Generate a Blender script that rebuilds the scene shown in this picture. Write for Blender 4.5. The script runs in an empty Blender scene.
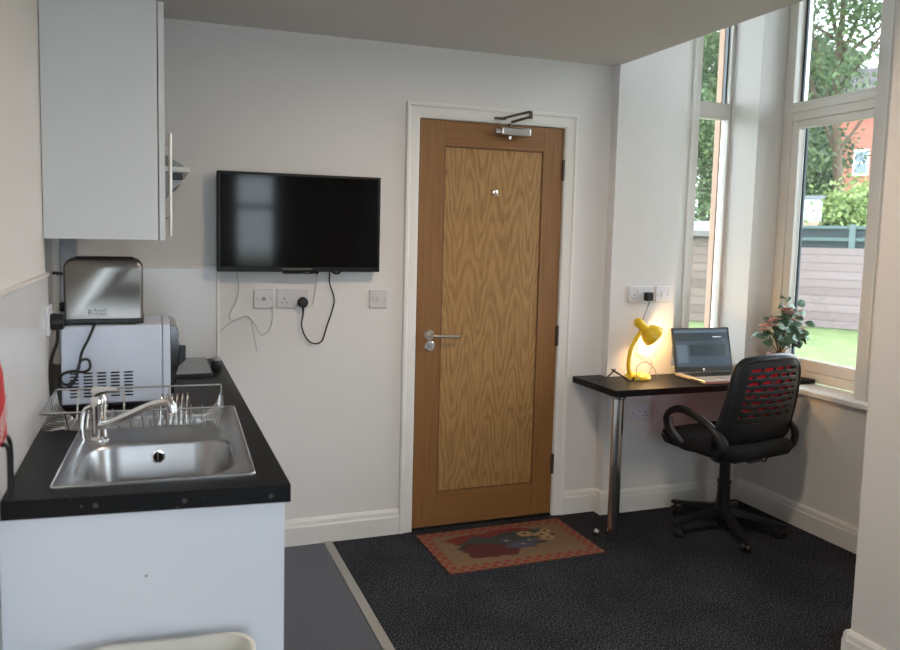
import bpy, bmesh, math, random
from mathutils import Vector, Matrix
PI = math.pi
R = math.radians
random.seed(7)
COL = bpy.context.scene.collection

# ------------------------------------------------------------------ materials
def new_mat(name):
    m = bpy.data.materials.new(name); m.use_nodes = True
    nt = m.node_tree; b = nt.nodes['Principled BSDF']
    return m, nt, b
def setin(b, name, v):
    if name in b.inputs: b.inputs[name].default_value = v
def mat(name, col, rough=.5, metal=0.0, bump=0, bscale=200, var=0, vscale=8, coat=0, emis=None, estr=0, spec=.5):
    """plain surface with a little procedural variation and micro relief"""
    m, nt, b = new_mat(name)
    N = nt.nodes; L = nt.links
    c = (*col, 1)
    setin(b, 'Base Color', c); setin(b, 'Roughness', rough); setin(b, 'Metallic', metal)
    setin(b, 'Coat Weight', coat); setin(b, 'Specular IOR Level', spec)
    tc = N.new('ShaderNodeTexCoord')
    n = N.new('ShaderNodeTexNoise'); n.inputs['Scale'].default_value = vscale
    L.new(tc.outputs['Object'], n.inputs['Vector'])
    mx = N.new('ShaderNodeMix'); mx.data_type = 'RGBA'
    k = 1 - var
    mx.inputs['A'].default_value = (col[0]*k, col[1]*k, col[2]*k, 1)
    mx.inputs['B'].default_value = (min(1, col[0]*(1+var)), min(1, col[1]*(1+var)), min(1, col[2]*(1+var)), 1)
    L.new(n.outputs['Fac'], mx.inputs['Factor']); L.new(mx.outputs['Result'], b.inputs['Base Color'])
    if bump:
        n2 = N.new('ShaderNodeTexNoise'); n2.inputs['Scale'].default_value = bscale
        L.new(tc.outputs['Object'], n2.inputs['Vector'])
        bp = N.new('ShaderNodeBump'); bp.inputs['Strength'].default_value = bump
        bp.inputs['Distance'].default_value = .002
        L.new(n2.outputs['Fac'], bp.inputs['Height']); L.new(bp.outputs['Normal'], b.inputs['Normal'])
    if emis:
        setin(b, 'Emission Color', (*emis, 1)); setin(b, 'Emission Strength', estr)
    return m
def ramp(nt, stops):
    r = nt.nodes.new('ShaderNodeValToRGB'); e = r.color_ramp.elements
    while len(e) < len(stops): e.new(.5)
    for i, (p, c) in enumerate(stops):
        e[i].position = p; e[i].color = (*c, 1)
    return r
def mth(nt, op, a, b_=None, c_=None):
    n = nt.nodes.new('ShaderNodeMath'); n.operation = op
    for i, v in enumerate((a, b_, c_)):
        if v is None: continue
        if isinstance(v, (int, float)): n.inputs[i].default_value = v
        else: nt.links.new(v, n.inputs[i])
    return n.outputs[0]

M = {}
M['paint'] = mat('wall_paint', (.74, .715, .69), .75, bump=.15, bscale=120, var=.02, vscale=2)
M['bay_paint'] = M['paint']
M['ceil'] = mat('ceiling_paint', (.70, .65, .63), .85, bump=.1, bscale=60, var=.02, vscale=1)
M['gloss'] = mat('gloss_white_paint', (.78, .76, .72), .35, var=.02)
M['frame'] = mat('window_frame_paint', (.78, .75, .70), .4, var=.02)
M['jamb'] = mat('pink_white_paint', (.80, .73, .68), .6, var=.02)
M['clad'] = mat('wall_cladding', (.72, .715, .71), .25, bump=.05, bscale=30, var=.03, vscale=3)
M['white_lam'] = mat('white_laminate', (.70, .72, .75), .35, var=.01)
M['cab_lam'] = mat('wall_unit_laminate', (.66, .68, .68), .38, var=.01)
M['black'] = mat('black_plastic', (.007, .007, .008), .45, var=.1)
M['black_gl'] = mat('glossy_black_plastic', (.006, .006, .007), .12)
M['chair_pl'] = mat('chair_plastic', (.008, .009, .011), .40, var=.1, spec=.35)
M['chair_grey'] = mat('chair_arm_plastic', (.10, .105, .115), .35, var=.1)
M['fabric'] = mat('black_seat_fabric', (.005, .005, .006), .95, bump=.5, bscale=500, var=.2, vscale=60)
M['red_fab'] = mat('red_chair_fabric', (.62, .03, .04), .8, bump=.4, bscale=600, var=.1)
M['steel'] = mat('brushed_steel', (.55, .54, .52), .27, 1.0, bump=.05, bscale=300, var=.05, vscale=20)
M['sink'] = mat('sink_steel', (.42, .42, .42), .30, 1.0, bump=.04, bscale=250, var=.08, vscale=14)
M['toast'] = mat('toaster_steel', (.20, .19, .175), .30, 1.0, bump=.02, bscale=60, var=.1, vscale=9)
M['chrome'] = mat('chrome', (.72, .71, .70), .12, 1.0)
M['wire'] = mat('chromed_wire', (.62, .61, .60), .22, 1.0)
M['dkmetal'] = mat('dark_metal', (.11, .095, .08), .35, .8)
M['nickel'] = mat('satin_nickel', (.60, .56, .50), .3, 1.0)
M['sock'] = mat('socket_plastic', (.62, .60, .60), .35)
M['sockw'] = mat('white_socket_plastic', (.72, .72, .75), .35)
M['hole'] = mat('dark_opening', (.01, .01, .01), .8)
M['grey_pl'] = mat('grey_plastic', (.30, .30, .32), .4)
M['mw'] = mat('microwave_casing', (.64, .70, .82), .35, var=.02)
M['hood'] = mat('hood_grey_metal', (.18, .18, .17), .4, .4)
M['hoodlip'] = mat('hood_front_lip', (.55, .58, .54), .3)
M['hob'] = mat('hob_surface', (.10, .105, .105), .25, spec=.9)
M['yellow'] = mat('yellow_enamel', (.88, .58, .015), .28, coat=.4)
M['cream'] = mat('cream_plastic', (.72, .69, .60), .4)
M['red'] = mat('red_print', (.55, .03, .03), .6, var=.1)
M['whitep'] = mat('white_print', (.75, .73, .72), .5)
M['pot'] = mat('terracotta_pot', (.42, .19, .13), .7, var=.1, bump=.2)
M['soil'] = mat('dark_soil', (.03, .018, .012), .95, bump=1, bscale=90)
M['leaf'] = mat('houseplant_leaf', (.10, .19, .12), .5, var=.35, vscale=30)
M['petal'] = mat('pink_petal', (.92, .58, .53), .6, var=.2, vscale=60)
M['petalw'] = mat('white_petal', (.85, .72, .66), .6, var=.15, vscale=60)
M['stem'] = mat('brown_stem', (.10, .06, .03), .8)
M['thresh'] = mat('threshold_strip', (.34, .33, .30), .45, .3, bump=.3, bscale=400)
M['gasket'] = mat('rubber_gasket', (.03, .045, .06), .5)
M['cable_w'] = mat('white_cable', (.50, .49, .47), .5)
M['silver'] = mat('laptop_silver', (.60, .56, .52), .35, .6)
M['key'] = mat('laptop_keys', (.015, .015, .016), .5)
M['brick_out'] = mat('outer_brick_reveal', (.36, .23, .17), .85, bump=.4, bscale=60, var=.1)
M['concrete'] = mat('paving', (.35, .34, .32), .9, var=.15)

def m_worktop():
    m, nt, b = new_mat('black_speckled_laminate'); N = nt.nodes; L = nt.links
    tc = N.new('ShaderNodeTexCoord')
    v = N.new('ShaderNodeTexVoronoi'); v.inputs['Scale'].default_value = 42
    n = N.new('ShaderNodeTexNoise'); n.inputs['Scale'].default_value = 30
    L.new(tc.outputs['Object'], v.inputs['Vector']); L.new(tc.outputs['Object'], n.inputs['Vector'])
    lt = mth(nt, 'LESS_THAN', v.outputs['Distance'], .11)
    gt = mth(nt, 'GREATER_THAN', n.outputs['Fac'], .52)
    k = mth(nt, 'MULTIPLY', lt, gt)
    r = ramp(nt, [(0, (.0045, .0045, .005)), (1, (.10, .10, .095))])
    L.new(k, r.inputs['Fac']); L.new(r.outputs['Color'], b.inputs['Base Color'])
    setin(b, 'Roughness', .42); setin(b, 'Specular IOR Level', .22)
    return m
M['worktop'] = m_worktop()

def m_carpet():
    m, nt, b = new_mat('charcoal_carpet'); N = nt.nodes; L = nt.links
    tc = N.new('ShaderNodeTexCoord')
    n = N.new('ShaderNodeTexNoise'); n.inputs['Scale'].default_value = 175; n.inputs['Detail'].default_value = 4
    n2 = N.new('ShaderNodeTexNoise'); n2.inputs['Scale'].default_value = 3
    L.new(tc.outputs['Object'], n.inputs['Vector']); L.new(tc.outputs['Object'], n2.inputs['Vector'])
    f = mth(nt, 'ADD', n.outputs['Fac'], mth(nt, 'MULTIPLY', mth(nt, 'SUBTRACT', n2.outputs['Fac'], .5), .12))
    r = ramp(nt, [(.42, (.007, .008, .010)), (.55, (.026, .029, .036)), (.66, (.13, .14, .165))])
    L.new(f, r.inputs['Fac']); L.new(r.outputs['Color'], b.inputs['Base Color'])
    setin(b, 'Roughness', .95); setin(b, 'Specular IOR Level', .15)
    bp = N.new('ShaderNodeBump'); bp.inputs['Strength'].default_value = .8; bp.inputs['Distance'].default_value = .004
    L.new(n.outputs['Fac'], bp.inputs['Height']); L.new(bp.outputs['Normal'], b.inputs['Normal'])
    return m
M['carpet'] = m_carpet()
def m_vinyl():
    m, nt, b = new_mat('grey_vinyl'); N = nt.nodes; L = nt.links
    tc = N.new('ShaderNodeTexCoord')
    n = N.new('ShaderNodeTexNoise'); n.inputs['Scale'].default_value = 160; n.inputs['Detail'].default_value = 3
    L.new(tc.outputs['Object'], n.inputs['Vector'])
    r = ramp(nt, [(.35, (.060, .066, .082)), (.7, (.102, .110, .134))])
    L.new(n.outputs['Fac'], r.inputs['Fac']); L.new(r.outputs['Color'], b.inputs['Base Color'])
    setin(b, 'Roughness', .5)
    return m
M['vinyl'] = m_vinyl()

def m_oak(name, vertical=True, base=((.20, .088, .026), (.29, .140, .044))):
    m, nt, b = new_mat(name); N = nt.nodes; L = nt.links
    tc = N.new('ShaderNodeTexCoord'); mp = N.new('ShaderNodeMapping')
    mp.inputs['Scale'].default_value = (60, 60, 2.2) if vertical else (2.2, 60, 60)
    L.new(tc.outputs['Object'], mp.inputs['Vector'])
    n = N.new('ShaderNodeTexNoise'); n.inputs['Scale'].default_value = 1.6; n.inputs['Detail'].default_value = 6
    L.new(mp.outputs['Vector'], n.inputs['Vector'])
    r = ramp(nt, [(.25, base[0]), (.75, base[1])])
    L.new(n.outputs['Fac'], r.inputs['Fac']); L.new(r.outputs['Color'], b.inputs['Base Color'])
    setin(b, 'Roughness', .42)
    return m
M['oak'] = m_oak('oak_stile'); M['oak_h'] = m_oak('oak_rail', False)
def m_flame():
    """book-matched crown-cut oak veneer"""
    m, nt, b = new_mat('crown_cut_oak_veneer'); N = nt.nodes; L = nt.links
    tc = N.new('ShaderNodeTexCoord'); sp = N.new('ShaderNodeSeparateXYZ')
    L.new(tc.outputs['Object'], sp.inputs[0])
    mp = N.new('ShaderNodeMapping'); mp.inputs['Scale'].default_value = (11, 11, 3.0)
    L.new(tc.outputs['Object'], mp.inputs['Vector'])
    nz = N.new('ShaderNodeTexNoise'); nz.inputs['Scale'].default_value = 1.0; nz.inputs['Detail'].default_value = 3
    L.new(mp.outputs['Vector'], nz.inputs['Vector'])
    mpf = N.new('ShaderNodeMapping'); mpf.inputs['Scale'].default_value = (150, 150, 9)
    L.new(tc.outputs['Object'], mpf.inputs['Vector'])
    nf = N.new('ShaderNodeTexNoise'); nf.inputs['Scale'].default_value = 1; nf.inputs['Detail'].default_value = 4
    L.new(mpf.outputs['Vector'], nf.inputs['Vector'])
    px = mth(nt, 'PINGPONG', mth(nt, 'ADD', sp.outputs['X'], .0), .064)       # 0 at leaf centre .. .064 at joint
    q = mth(nt, 'MULTIPLY', mth(nt, 'COSINE', mth(nt, 'MULTIPLY', sp.outputs['X'], 48)), -1.1)
    z = mth(nt, 'MULTIPLY', sp.outputs['Z'], 8.0)
    t = mth(nt, 'ADD', mth(nt, 'ADD', z, q), mth(nt, 'MULTIPLY', nz.outputs['Fac'], 5.5))
    s = mth(nt, 'SINE', mth(nt, 'MULTIPLY', t, 5.2))
    f = mth(nt, 'ADD', mth(nt, 'MULTIPLY', s, .13), mth(nt, 'ADD', .20, mth(nt, 'MULTIPLY', nf.outputs['Fac'], .62)))
    r = ramp(nt, [(.15, (.185, .088, .026)), (.45, (.33, .178, .062)), (.8, (.43, .26, .10))])
    L.new(f, r.inputs['Fac']); L.new(r.outputs['Color'], b.inputs['Base Color'])
    setin(b, 'Roughness', .4)
    return m
M['flame'] = m_flame()

def m_glass():
    m = bpy.data.materials.new('window_glass'); m.use_nodes = True; nt = m.node_tree
    for n in list(nt.nodes): nt.nodes.remove(n)
    o = nt.nodes.new('ShaderNodeOutputMaterial'); t = nt.nodes.new('ShaderNodeBsdfTransparent')
    g = nt.nodes.new('ShaderNodeBsdfGlossy'); g.inputs['Roughness'].default_value = .02
    t.inputs['Color'].default_value = (.95, .97, .96, 1)
    f = nt.nodes.new('ShaderNodeFresnel'); f.inputs['IOR'].default_value = 1.35
    x = nt.nodes.new('ShaderNodeMixShader')
    nt.links.new(f.outputs[0], x.inputs[0]); nt.links.new(t.outputs[0], x.inputs[1]); nt.links.new(g.outputs[0], x.inputs[2])
    nt.links.new(x.outputs[0], o.inputs['Surface'])
    return m
M['glass'] = m_glass()
M['tvscreen'] = mat('tv_screen', (.003, .003, .003), .07, spec=.26)
M['tvcase'] = mat('tv_casing', (.004, .004, .004), .4, spec=.25)
M['lapscreen'] = mat('laptop_screen', (.02, .028, .036), .18, emis=(.10, .16, .22), estr=.2)
M['lap_l'] = mat('laptop_screen_light', (.02, .03, .04), .2, emis=(.16, .23, .30), estr=.3)
M['lap_d'] = mat('laptop_screen_dark', (.01, .012, .014), .2, emis=(.03, .055, .07), estr=.4)
M['lap_w'] = mat('laptop_screen_text', (.3, .3, .3), .3, emis=(.5, .6, .7), estr=.5)
M['bulb'] = mat('lit_bulb', (1, .8, .5), .3, emis=(1, .72, .32), estr=10)
M['lampglow'] = mat('ceiling_lamp_diffuser', (.9, .85, .8), .4, emis=(1, .86, .70), estr=2)

def m_boards(name, c1, c2, scale_z, rough=.85):
    m, nt, b = new_mat(name); N = nt.nodes; L = nt.links
    tc = N.new('ShaderNodeTexCoord'); sp = N.new('ShaderNodeSeparateXYZ'); L.new(tc.outputs['Object'], sp.inputs[0])
    zz = mth(nt, 'MULTIPLY', sp.outputs['Z'], scale_z)
    fl = mth(nt, 'FLOOR', zz); fr = mth(nt, 'FRACT', zz)
    wn = N.new('ShaderNodeTexWhiteNoise'); wn.noise_dimensions = '1D'; L.new(fl, wn.inputs['W'])
    mp = N.new('ShaderNodeMapping'); mp.inputs['Scale'].default_value = (2, 2, 30); L.new(tc.outputs['Object'], mp.inputs['Vector'])
    n = N.new('ShaderNodeTexNoise'); n.inputs['Scale'].default_value = 2; n.inputs['Detail'].default_value = 5
    L.new(mp.outputs['Vector'], n.inputs['Vector'])
    f = mth(nt, 'ADD', mth(nt, 'MULTIPLY', wn.outputs['Value'], .4), mth(nt, 'MULTIPLY', n.outputs['Fac'], .7))
    r = ramp(nt, [(.25, c1), (.85, c2)]); L.new(f, r.inputs['Fac'])
    gap = mth(nt, 'GREATER_THAN', fr, .08)
    mx = N.new('ShaderNodeMix'); mx.data_type = 'RGBA'; mx.inputs['A'].default_value = (c1[0]*.45, c1[1]*.45, c1[2]*.45, 1)
    L.new(gap, mx.inputs['Factor']); L.new(r.outputs['Color'], mx.inputs['B'])
    L.new(mx.outputs['Result'], b.inputs['Base Color']); setin(b, 'Roughness', rough)
    return m
M['fence'] = m_boards('weathered_fence_boards', (.125, .093, .090), (.175, .137, .135), 6.5)
M['shedw'] = m_boards('shed_boards', (.085, .062, .05), (.15, .115, .095), 6)
M['greenf'] = m_boards('green_fence_panel', (.035, .060, .06), (.055, .085, .08), .01)
M['whiteshed'] = m_boards('white_painted_boards', (.40, .44, .48), (.46, .50, .54), 3.2)
def m_grass():
    m, nt, b = new_mat('lawn'); N = nt.nodes; L = nt.links
    tc = N.new('ShaderNodeTexCoord')
    n = N.new('ShaderNodeTexNoise'); n.inputs['Scale'].default_value = 3; n.inputs['Detail'].default_value = 8
    L.new(tc.outputs['Object'], n.inputs['Vector'])
    r = ramp(nt, [(.3, (.060, .090, .026)), (.7, (.10, .135, .045))]); L.new(n.outputs['Fac'], r.inputs['Fac'])
    L.new(r.outputs['Color'], b.inputs['Base Color']); setin(b, 'Roughness', .95)
    return m
M['grass'] = m_grass()
def m_leafcards(name, c1, c2, c3):
    m, nt, b = new_mat(name); N = nt.nodes; L = nt.links
    tc = N.new('ShaderNodeTexCoord')
    n = N.new('ShaderNodeTexNoise'); n.inputs['Scale'].default_value = 2.2; n.inputs['Detail'].default_value = 6
    L.new(tc.outputs['Object'], n.inputs['Vector'])
    r = ramp(nt, [(.32, c1), (.5, c2), (.68, c3)]); L.new(n.outputs['Fac'], r.inputs['Fac'])
    L.new(r.outputs['Color'], b.inputs['Base Color']); setin(b, 'Roughness', .6)
    tr = N.new('ShaderNodeBsdfTranslucent'); L.new(r.outputs['Color'], tr.inputs['Color'])
    x = N.new('ShaderNodeMixShader'); x.inputs[0].default_value = .4
    out = N['Material Output']; L.new(b.outputs[0], x.inputs[1]); L.new(tr.outputs[0], x.inputs[2]); L.new(x.outputs[0], out.inputs['Surface'])
    return m
M['tree_d'] = m_leafcards('dark_tree_leaves', (.022, .045, .026), (.045, .080, .040), (.09, .14, .065))
M['tree_m'] = m_leafcards('mid_tree_leaves', (.035, .065, .028), (.075, .12, .048), (.15, .21, .085))
M['tree_l'] = m_leafcards('light_bush_leaves', (.11, .17, .055), (.19, .27, .085), (.30, .38, .14))
M['bark'] = mat('bark', (.09, .06, .04), .95, bump=1, bscale=12, var=.3)
def add_translucent(m, col, k):
    nt = m.node_tree; b = nt.nodes['Principled BSDF']; out = nt.nodes['Material Output']
    tr = nt.nodes.new('ShaderNodeBsdfTranslucent'); tr.inputs['Color'].default_value = (*col, 1)
    x = nt.nodes.new('ShaderNodeMixShader'); x.inputs[0].default_value = k
    nt.links.new(b.outputs[0], x.inputs[1]); nt.links.new(tr.outputs[0], x.inputs[2]); nt.links.new(x.outputs[0], out.inputs['Surface'])
M['red_fab'] = mat('red_chair_mesh', (.75, .04, .06), .8, var=.1)
add_translucent(M['red_fab'], (.90, .09, .11), .38)
def m_brick():
    m, nt, b = new_mat('red_brick'); N = nt.nodes; L = nt.links
    tc = N.new('ShaderNodeTexCoord'); mp = N.new('ShaderNodeMapping'); mp.inputs['Rotation'].default_value = (R(90), 0, 0)
    L.new(tc.outputs['Object'], mp.inputs['Vector'])
    br = N.new('ShaderNodeTexBrick'); br.inputs['Scale'].default_value = 4
    br.inputs['Color1'].default_value = (.27, .075, .05, 1); br.inputs['Color2'].default_value = (.31, .10, .065, 1)
    br.inputs['Mortar'].default_value = (.25, .15, .12, 1)
    L.new(mp.outputs['Vector'], br.inputs['Vector']); L.new(br.outputs['Color'], b.inputs['Base Color']); setin(b, 'Roughness', .9)
    return m
M['brick'] = m_brick()
M['slate'] = mat('roof_slate', (.06, .055, .06), 1, var=.2, spec=.05)
M['hglass'] = mat('house_glass', (.16, .20, .25), .6, spec=.1)
M['felt'] = mat('pale_roof_felt', (.13, .14, .15), .7, var=.1)
def m_check():
    m, nt, b = new_mat('red_check_border'); N = nt.nodes; L = nt.links
    tc = N.new('ShaderNodeTexCoord'); c = N.new('ShaderNodeTexChecker'); c.inputs['Scale'].default_value = 38
    c.inputs['Color1'].default_value = (.20, .032, .022, 1); c.inputs['Color2'].default_value = (.185, .098, .050, 1)
    L.new(tc.outputs['Object'], c.inputs['Vector']); L.new(c.outputs['Color'], b.inputs['Base Color']); setin(b, 'Roughness', .95)
    return m
M['mat_check'] = m_check()
M['mat_tan'] = mat('mat_tan_pile', (.17, .105, .056), .95, bump=.8, bscale=300, var=.2, vscale=90)
M['mat_red'] = mat('mat_red_pile', (.15, .018, .014), .95, var=.3, vscale=60)
M['mat_dred'] = mat('mat_dark_red_pile', (.075, .013, .011), .95, var=.3, vscale=60)
M['mat_green'] = mat('mat_dark_green_pile', (.036, .040, .036), .95, var=.3, vscale=60)
M['mat_blue'] = mat('mat_blue_pile', (.055, .06, .10), .95, var=.3, vscale=60)
M['mat_yel'] = mat('mat_cream_pile', (.30, .21, .105), .95, var=.2, vscale=60)
M['logo'] = mat('dark_lettering', (.02, .02, .02), .5)

# ------------------------------------------------------------------ mesh helpers
class MB:
    def __init__(s): s.bm = bmesh.new(); s.mi = 0
    def _f(s, vs):
        try:
            f = s.bm.faces.new(vs); f.material_index = s.mi; return f
        except ValueError: return None
    def box(s, x0, x1, y0, y1, z0, z1):
        v = [s.bm.verts.new((x, y, z)) for z in (z0, z1) for y in (y0, y1) for x in (x0, x1)]
        for q in ((0, 2, 3, 1), (4, 5, 7, 6), (0, 1, 5, 4), (2, 6, 7, 3), (0, 4, 6, 2), (1, 3, 7, 5)):
            s._f([v[i] for i in q])
        return s
    def rbox(s, c, size, rot):
        """box with centre c, size, rotated by a Matrix/Euler"""
        hx, hy, hz = [a/2 for a in size]; c = Vector(c)
        v = [s.bm.verts.new(c + rot @ Vector((x, y, z))) for z in (-hz, hz) for y in (-hy, hy) for x in (-hx, hx)]
        for q in ((0, 2, 3, 1), (4, 5, 7, 6), (0, 1, 5, 4), (2, 6, 7, 3), (0, 4, 6, 2), (1, 3, 7, 5)):
            s._f([v[i] for i in q])
        return s
    def prism(s, pts, z0, z1, axis='z'):
        """polygon extruded along an axis; pts are the two other coordinates"""
        def P(a, b, t):
            return {'z': (a, b, t), 'y': (a, t, b), 'x': (t, a, b)}[axis]
        lo = [s.bm.verts.new(P(a, b, z0)) for a, b in pts]; hi = [s.bm.verts.new(P(a, b, z1)) for a, b in pts]
        n = len(pts)
        s._f(lo[::-1]); s._f(hi)
        for i in range(n): s._f([lo[i], lo[(i+1) % n], hi[(i+1) % n], hi[i]])
        return s
    def loft(s, rings, cap0=True, cap1=True):
        R_ = [[s.bm.verts.new(p) for p in r] for r in rings]; n = len(R_[0])
        for a, b in zip(R_, R_[1:]):
            for i in range(n): s._f([a[i], a[(i+1) % n], b[(i+1) % n], b[i]])
        if cap0: s._f(R_[0][::-1])
        if cap1: s._f(R_[-1])
        return s
    def tube(s, pts, r, seg=10, smooth=0, sx=1.0, closed=False, sq=False):
        """tube along a polyline; r number or list; sx flattens along the second frame axis"""
        pts = [Vector(p) for p in pts]
        rr = list(r) if isinstance(r, (list, tuple)) else [r]*len(pts)
        if smooth:
            np_, nr = [], []
            n = len(pts)
            for i in range(n if closed else n-1):
                p0 = pts[(i-1) % n] if (closed or i > 0) else pts[0]; p1 = pts[i]; p2 = pts[(i+1) % n]
                p3 = pts[(i+2) % n] if (closed or i+2 < n) else pts[-1]
                for k in range(smooth):
                    t = k/smooth
                    np_.append(.5*((2*p1)+(-p0+p2)*t+(2*p0-5*p1+4*p2-p3)*t*t+(-p0+3*p1-3*p2+p3)*t**3))
                    nr.append(rr[i]*(1-t)+rr[(i+1) % n]*t)
            if not closed: np_.append(pts[-1]); nr.append(rr[-1])
            pts, rr = np_, nr
        n = len(pts); rings = []; up = None
        for i in range(n):
            if closed: d = pts[(i+1) % n]-pts[i-1]
            else: d = pts[min(i+1, n-1)]-pts[max(i-1, 0)]
            d.normalize()
            if up is None:
                up = Vector((0, 0, 1)) if abs(d.z) < .9 else Vector((1, 0, 0))
            a = d.cross(up); 
            if a.length < 1e-5: a = d.orthogonal()
            a.normalize(); b = a.cross(d); up = b
            rings.append([pts[i]+a*math.cos(2*PI*k/seg+(PI/4 if sq else 0))*rr[i]*sx+b*math.sin(2*PI*k/seg+(PI/4 if sq else 0))*rr[i] for k in range(seg)])
        if closed:
            rings.append(rings[0]); 
            # rebuild closing ring with shared position
            s.loft(rings, False, False); bmesh.ops.remove_doubles(s.bm, verts=s.bm.verts, dist=1e-6)
        else: s.loft(rings)
        return s
    def cyl(s, p0, p1, r, seg=24, r1=None):
        return s.tube([p0, p1], [r, r if r1 is None else r1], seg)
    def lathe(s, prof, c=(0, 0, 0), d=(0, 0, 1), seg=32, cap0=True, cap1=True):
        """prof = [(radius, distance along d)]"""
        c = Vector(c); d = Vector(d).normalized(); a = d.orthogonal().normalized(); b = d.cross(a)
        rings = [[c+d*h+(a*math.cos(2*PI*k/seg)+b*math.sin(2*PI*k/seg))*max(r, 1e-4) for k in range(seg)] for r, h in prof]
        return s.loft(rings, cap0, cap1)
    def quad(s, a, b, c, d):
        return s._f([s.bm.verts.new(p) for p in (a, b, c, d)])
    def poly(s, pts): return s._f([s.bm.verts.new(p) for p in pts])
    def build(s, name, material, parent=None, bevel=0, smooth=True, angle=35, seg=2, loc=None):
        bmesh.ops.recalc_face_normals(s.bm, faces=s.bm.faces)
        me = bpy.data.meshes.new(name); s.bm.to_mesh(me); s.bm.free()
        for m in (material if isinstance(material, (list, tuple)) else [material]): me.materials.append(m)
        if smooth:
            for p in me.polygons: p.use_smooth = True
            me.set_sharp_from_angle(angle=R(angle))
        o = bpy.data.objects.new(name, me); COL.objects.link(o)
        if parent: o.parent = parent
        if loc: o.location = loc
        if bevel:
            b = o.modifiers.new('bevel', 'BEVEL'); b.width = bevel; b.segments = seg; b.limit_method = 'ANGLE'; b.angle_limit = R(40)
            b.harden_normals = False
        return o

def rrect(x0, x1, y0, y1, r, z, n=6):
    """rounded rectangle ring in plan"""
    pts = []
    for cx, cy, a0 in ((x1-r, y1-r, 0), (x0+r, y1-r, 90), (x0+r, y0+r, 180), (x1-r, y0+r, 270)):
        for k in range(n+1):
            a = R(a0+90*k/n); pts.append(Vector((cx+r*math.cos(a), cy+r*math.sin(a), z)))
    return pts

def thing(name, label, cat, loc=(0, 0, 0), rz=0, group=None):
    o = bpy.data.objects.new(name, None); COL.objects.link(o); o.empty_display_size = .05
    o.location = loc; o.rotation_euler = (0, 0, rz); o['label'] = label; o['category'] = cat
    if group: o['group'] = group
    return o
def tag(o, label, cat, group=None, kind=None):
    o['label'] = label; o['category'] = cat
    if group: o['group'] = group
    if kind: o['kind'] = kind
    return o
def struct(o): o['kind'] = 'structure'; return o
def sempty(name, loc=(0, 0, 0)):
    o = bpy.data.objects.new(name, None); COL.objects.link(o); o.location = loc; o.empty_display_size = .05
    return struct(o)

# ------------------------------------------------------------------ room shell
XB, YB, XS, XW = 2.54, -.06, 2.57, 3.43      # end of back wall, desk wall plane, room edge of bay, wall under window
CEIL = 2.322
struct(MB().box(1.096, 3.45, -5.5, .0, -.06, 0).box(1.5, 2.27, 0, .12, -.06, 0).build('floor', M['carpet'], smooth=False))
struct(MB().box(-.12, 1.056, -5.5, .0, -.06, 0).build('floor.001', M['vinyl'], smooth=False))
struct(MB().box(1.056, 1.096, -5.5, .0, -.06, .004).build('trim_1', M['thresh'], bevel=.002))
# back wall with door opening
struct(MB().box(-.27, 1.487, 0, .15, 0, 2.85).box(1.487, 2.285, 0, .15, 2.008, 2.85).box(2.285, XB, 0, .15, 0, 2.85)
       .build('wall_back', M['paint'], smooth=False))
# left wall with the shallow recess behind the hob end of the run
w = MB().box(-.15, 0, -5.5, -.86, 0, 2.85).box(-.15, 0, -.86, 0, 0, .85).box(-.15, 0, -.86, 0, 1.43, 2.85).box(-.27, -.15, -5.5, 0, 0, 2.85)
struct(w.build('wall_left', M['paint'], smooth=False))
# pipe boxing in the far corner of that recess
struct(MB().box(-.045, .018, -.05, 0, .892, 1.43).build('trim_2', mat('grey_pipe_boxing', (.33, .35, .39), .6, var=.35, vscale=25), bevel=.003))
struct(MB().box(-.075, -.045, -.035, 0, .892, 1.43).build('trim_3', M['gloss'], bevel=.002))
# right room wall (its end is the pier at the right edge) and near bay return
struct(MB().box(XS, 2.72, -5.5, -3.45, 0, 2.85).box(XS, 2.72, -2.85, -1.515, 0, 2.85).box(XS, 2.72, -3.45, -2.85, 0, .85).box(XS, 2.72, -3.45, -2.85, 2.2, 2.85).build('wall_right', M['paint'], smooth=False))
struct(MB().box(2.72, 3.70, -1.64, -1.515, 0, 3.1).build('wall_bay_near', M['paint'], smooth=False))
# desk wall with the narrow window
w = MB()
w.prism([(XB, YB), (2.94, YB), (3.07, .14), (3.07, .205), (XB, .205)], 0, 3.1)
w.prism([(2.94, YB), (XW, YB), (XW, .205), (3.07, .205), (3.07, .14)], 0, .75)
w.prism([(2.94, YB), (XW, YB), (XW, .205), (3.07, .205), (3.07, .14)], 2.98, 3.1)
w.prism([(XW, YB), (3.70, YB), (3.70, .205), (XW, .205)], 0, 3.1)
struct(w.build('wall_bay', M['bay_paint'], smooth=False))
w = MB().box(XB, 3.10, .205, .245, -.2, 3.3).box(3.408, 3.70, .205, .245, -.2, 3.3).box(3.10, 3.408, .205, .245, -.2, .74).box(3.10, 3.408, .205, .245, 2.97, 3.3)
struct(w.build('wall_outer', M['brick_out'], smooth=False))
# wall under / between the bay windows
w = MB().box(XW, 3.70, -1.515, YB, 0, .684).box(XW, 3.70, -1.515, YB, 2.99, 3.1).box(3.45, 3.70, -.90, -.735, .712, 2.99).box(3.45, 3.70, -1.515, -1.46, .712, 2.99)
struct(w.build('wall_bay_side', M['bay_paint'], smooth=False))
struct(MB().box(3.447, 3.452, -.80, -.79, .712, 2.98).box(3.440, 3.452, -.895, -.82, .712, 2.98).build('trim_4', M['gloss'], bevel=.003))
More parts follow.
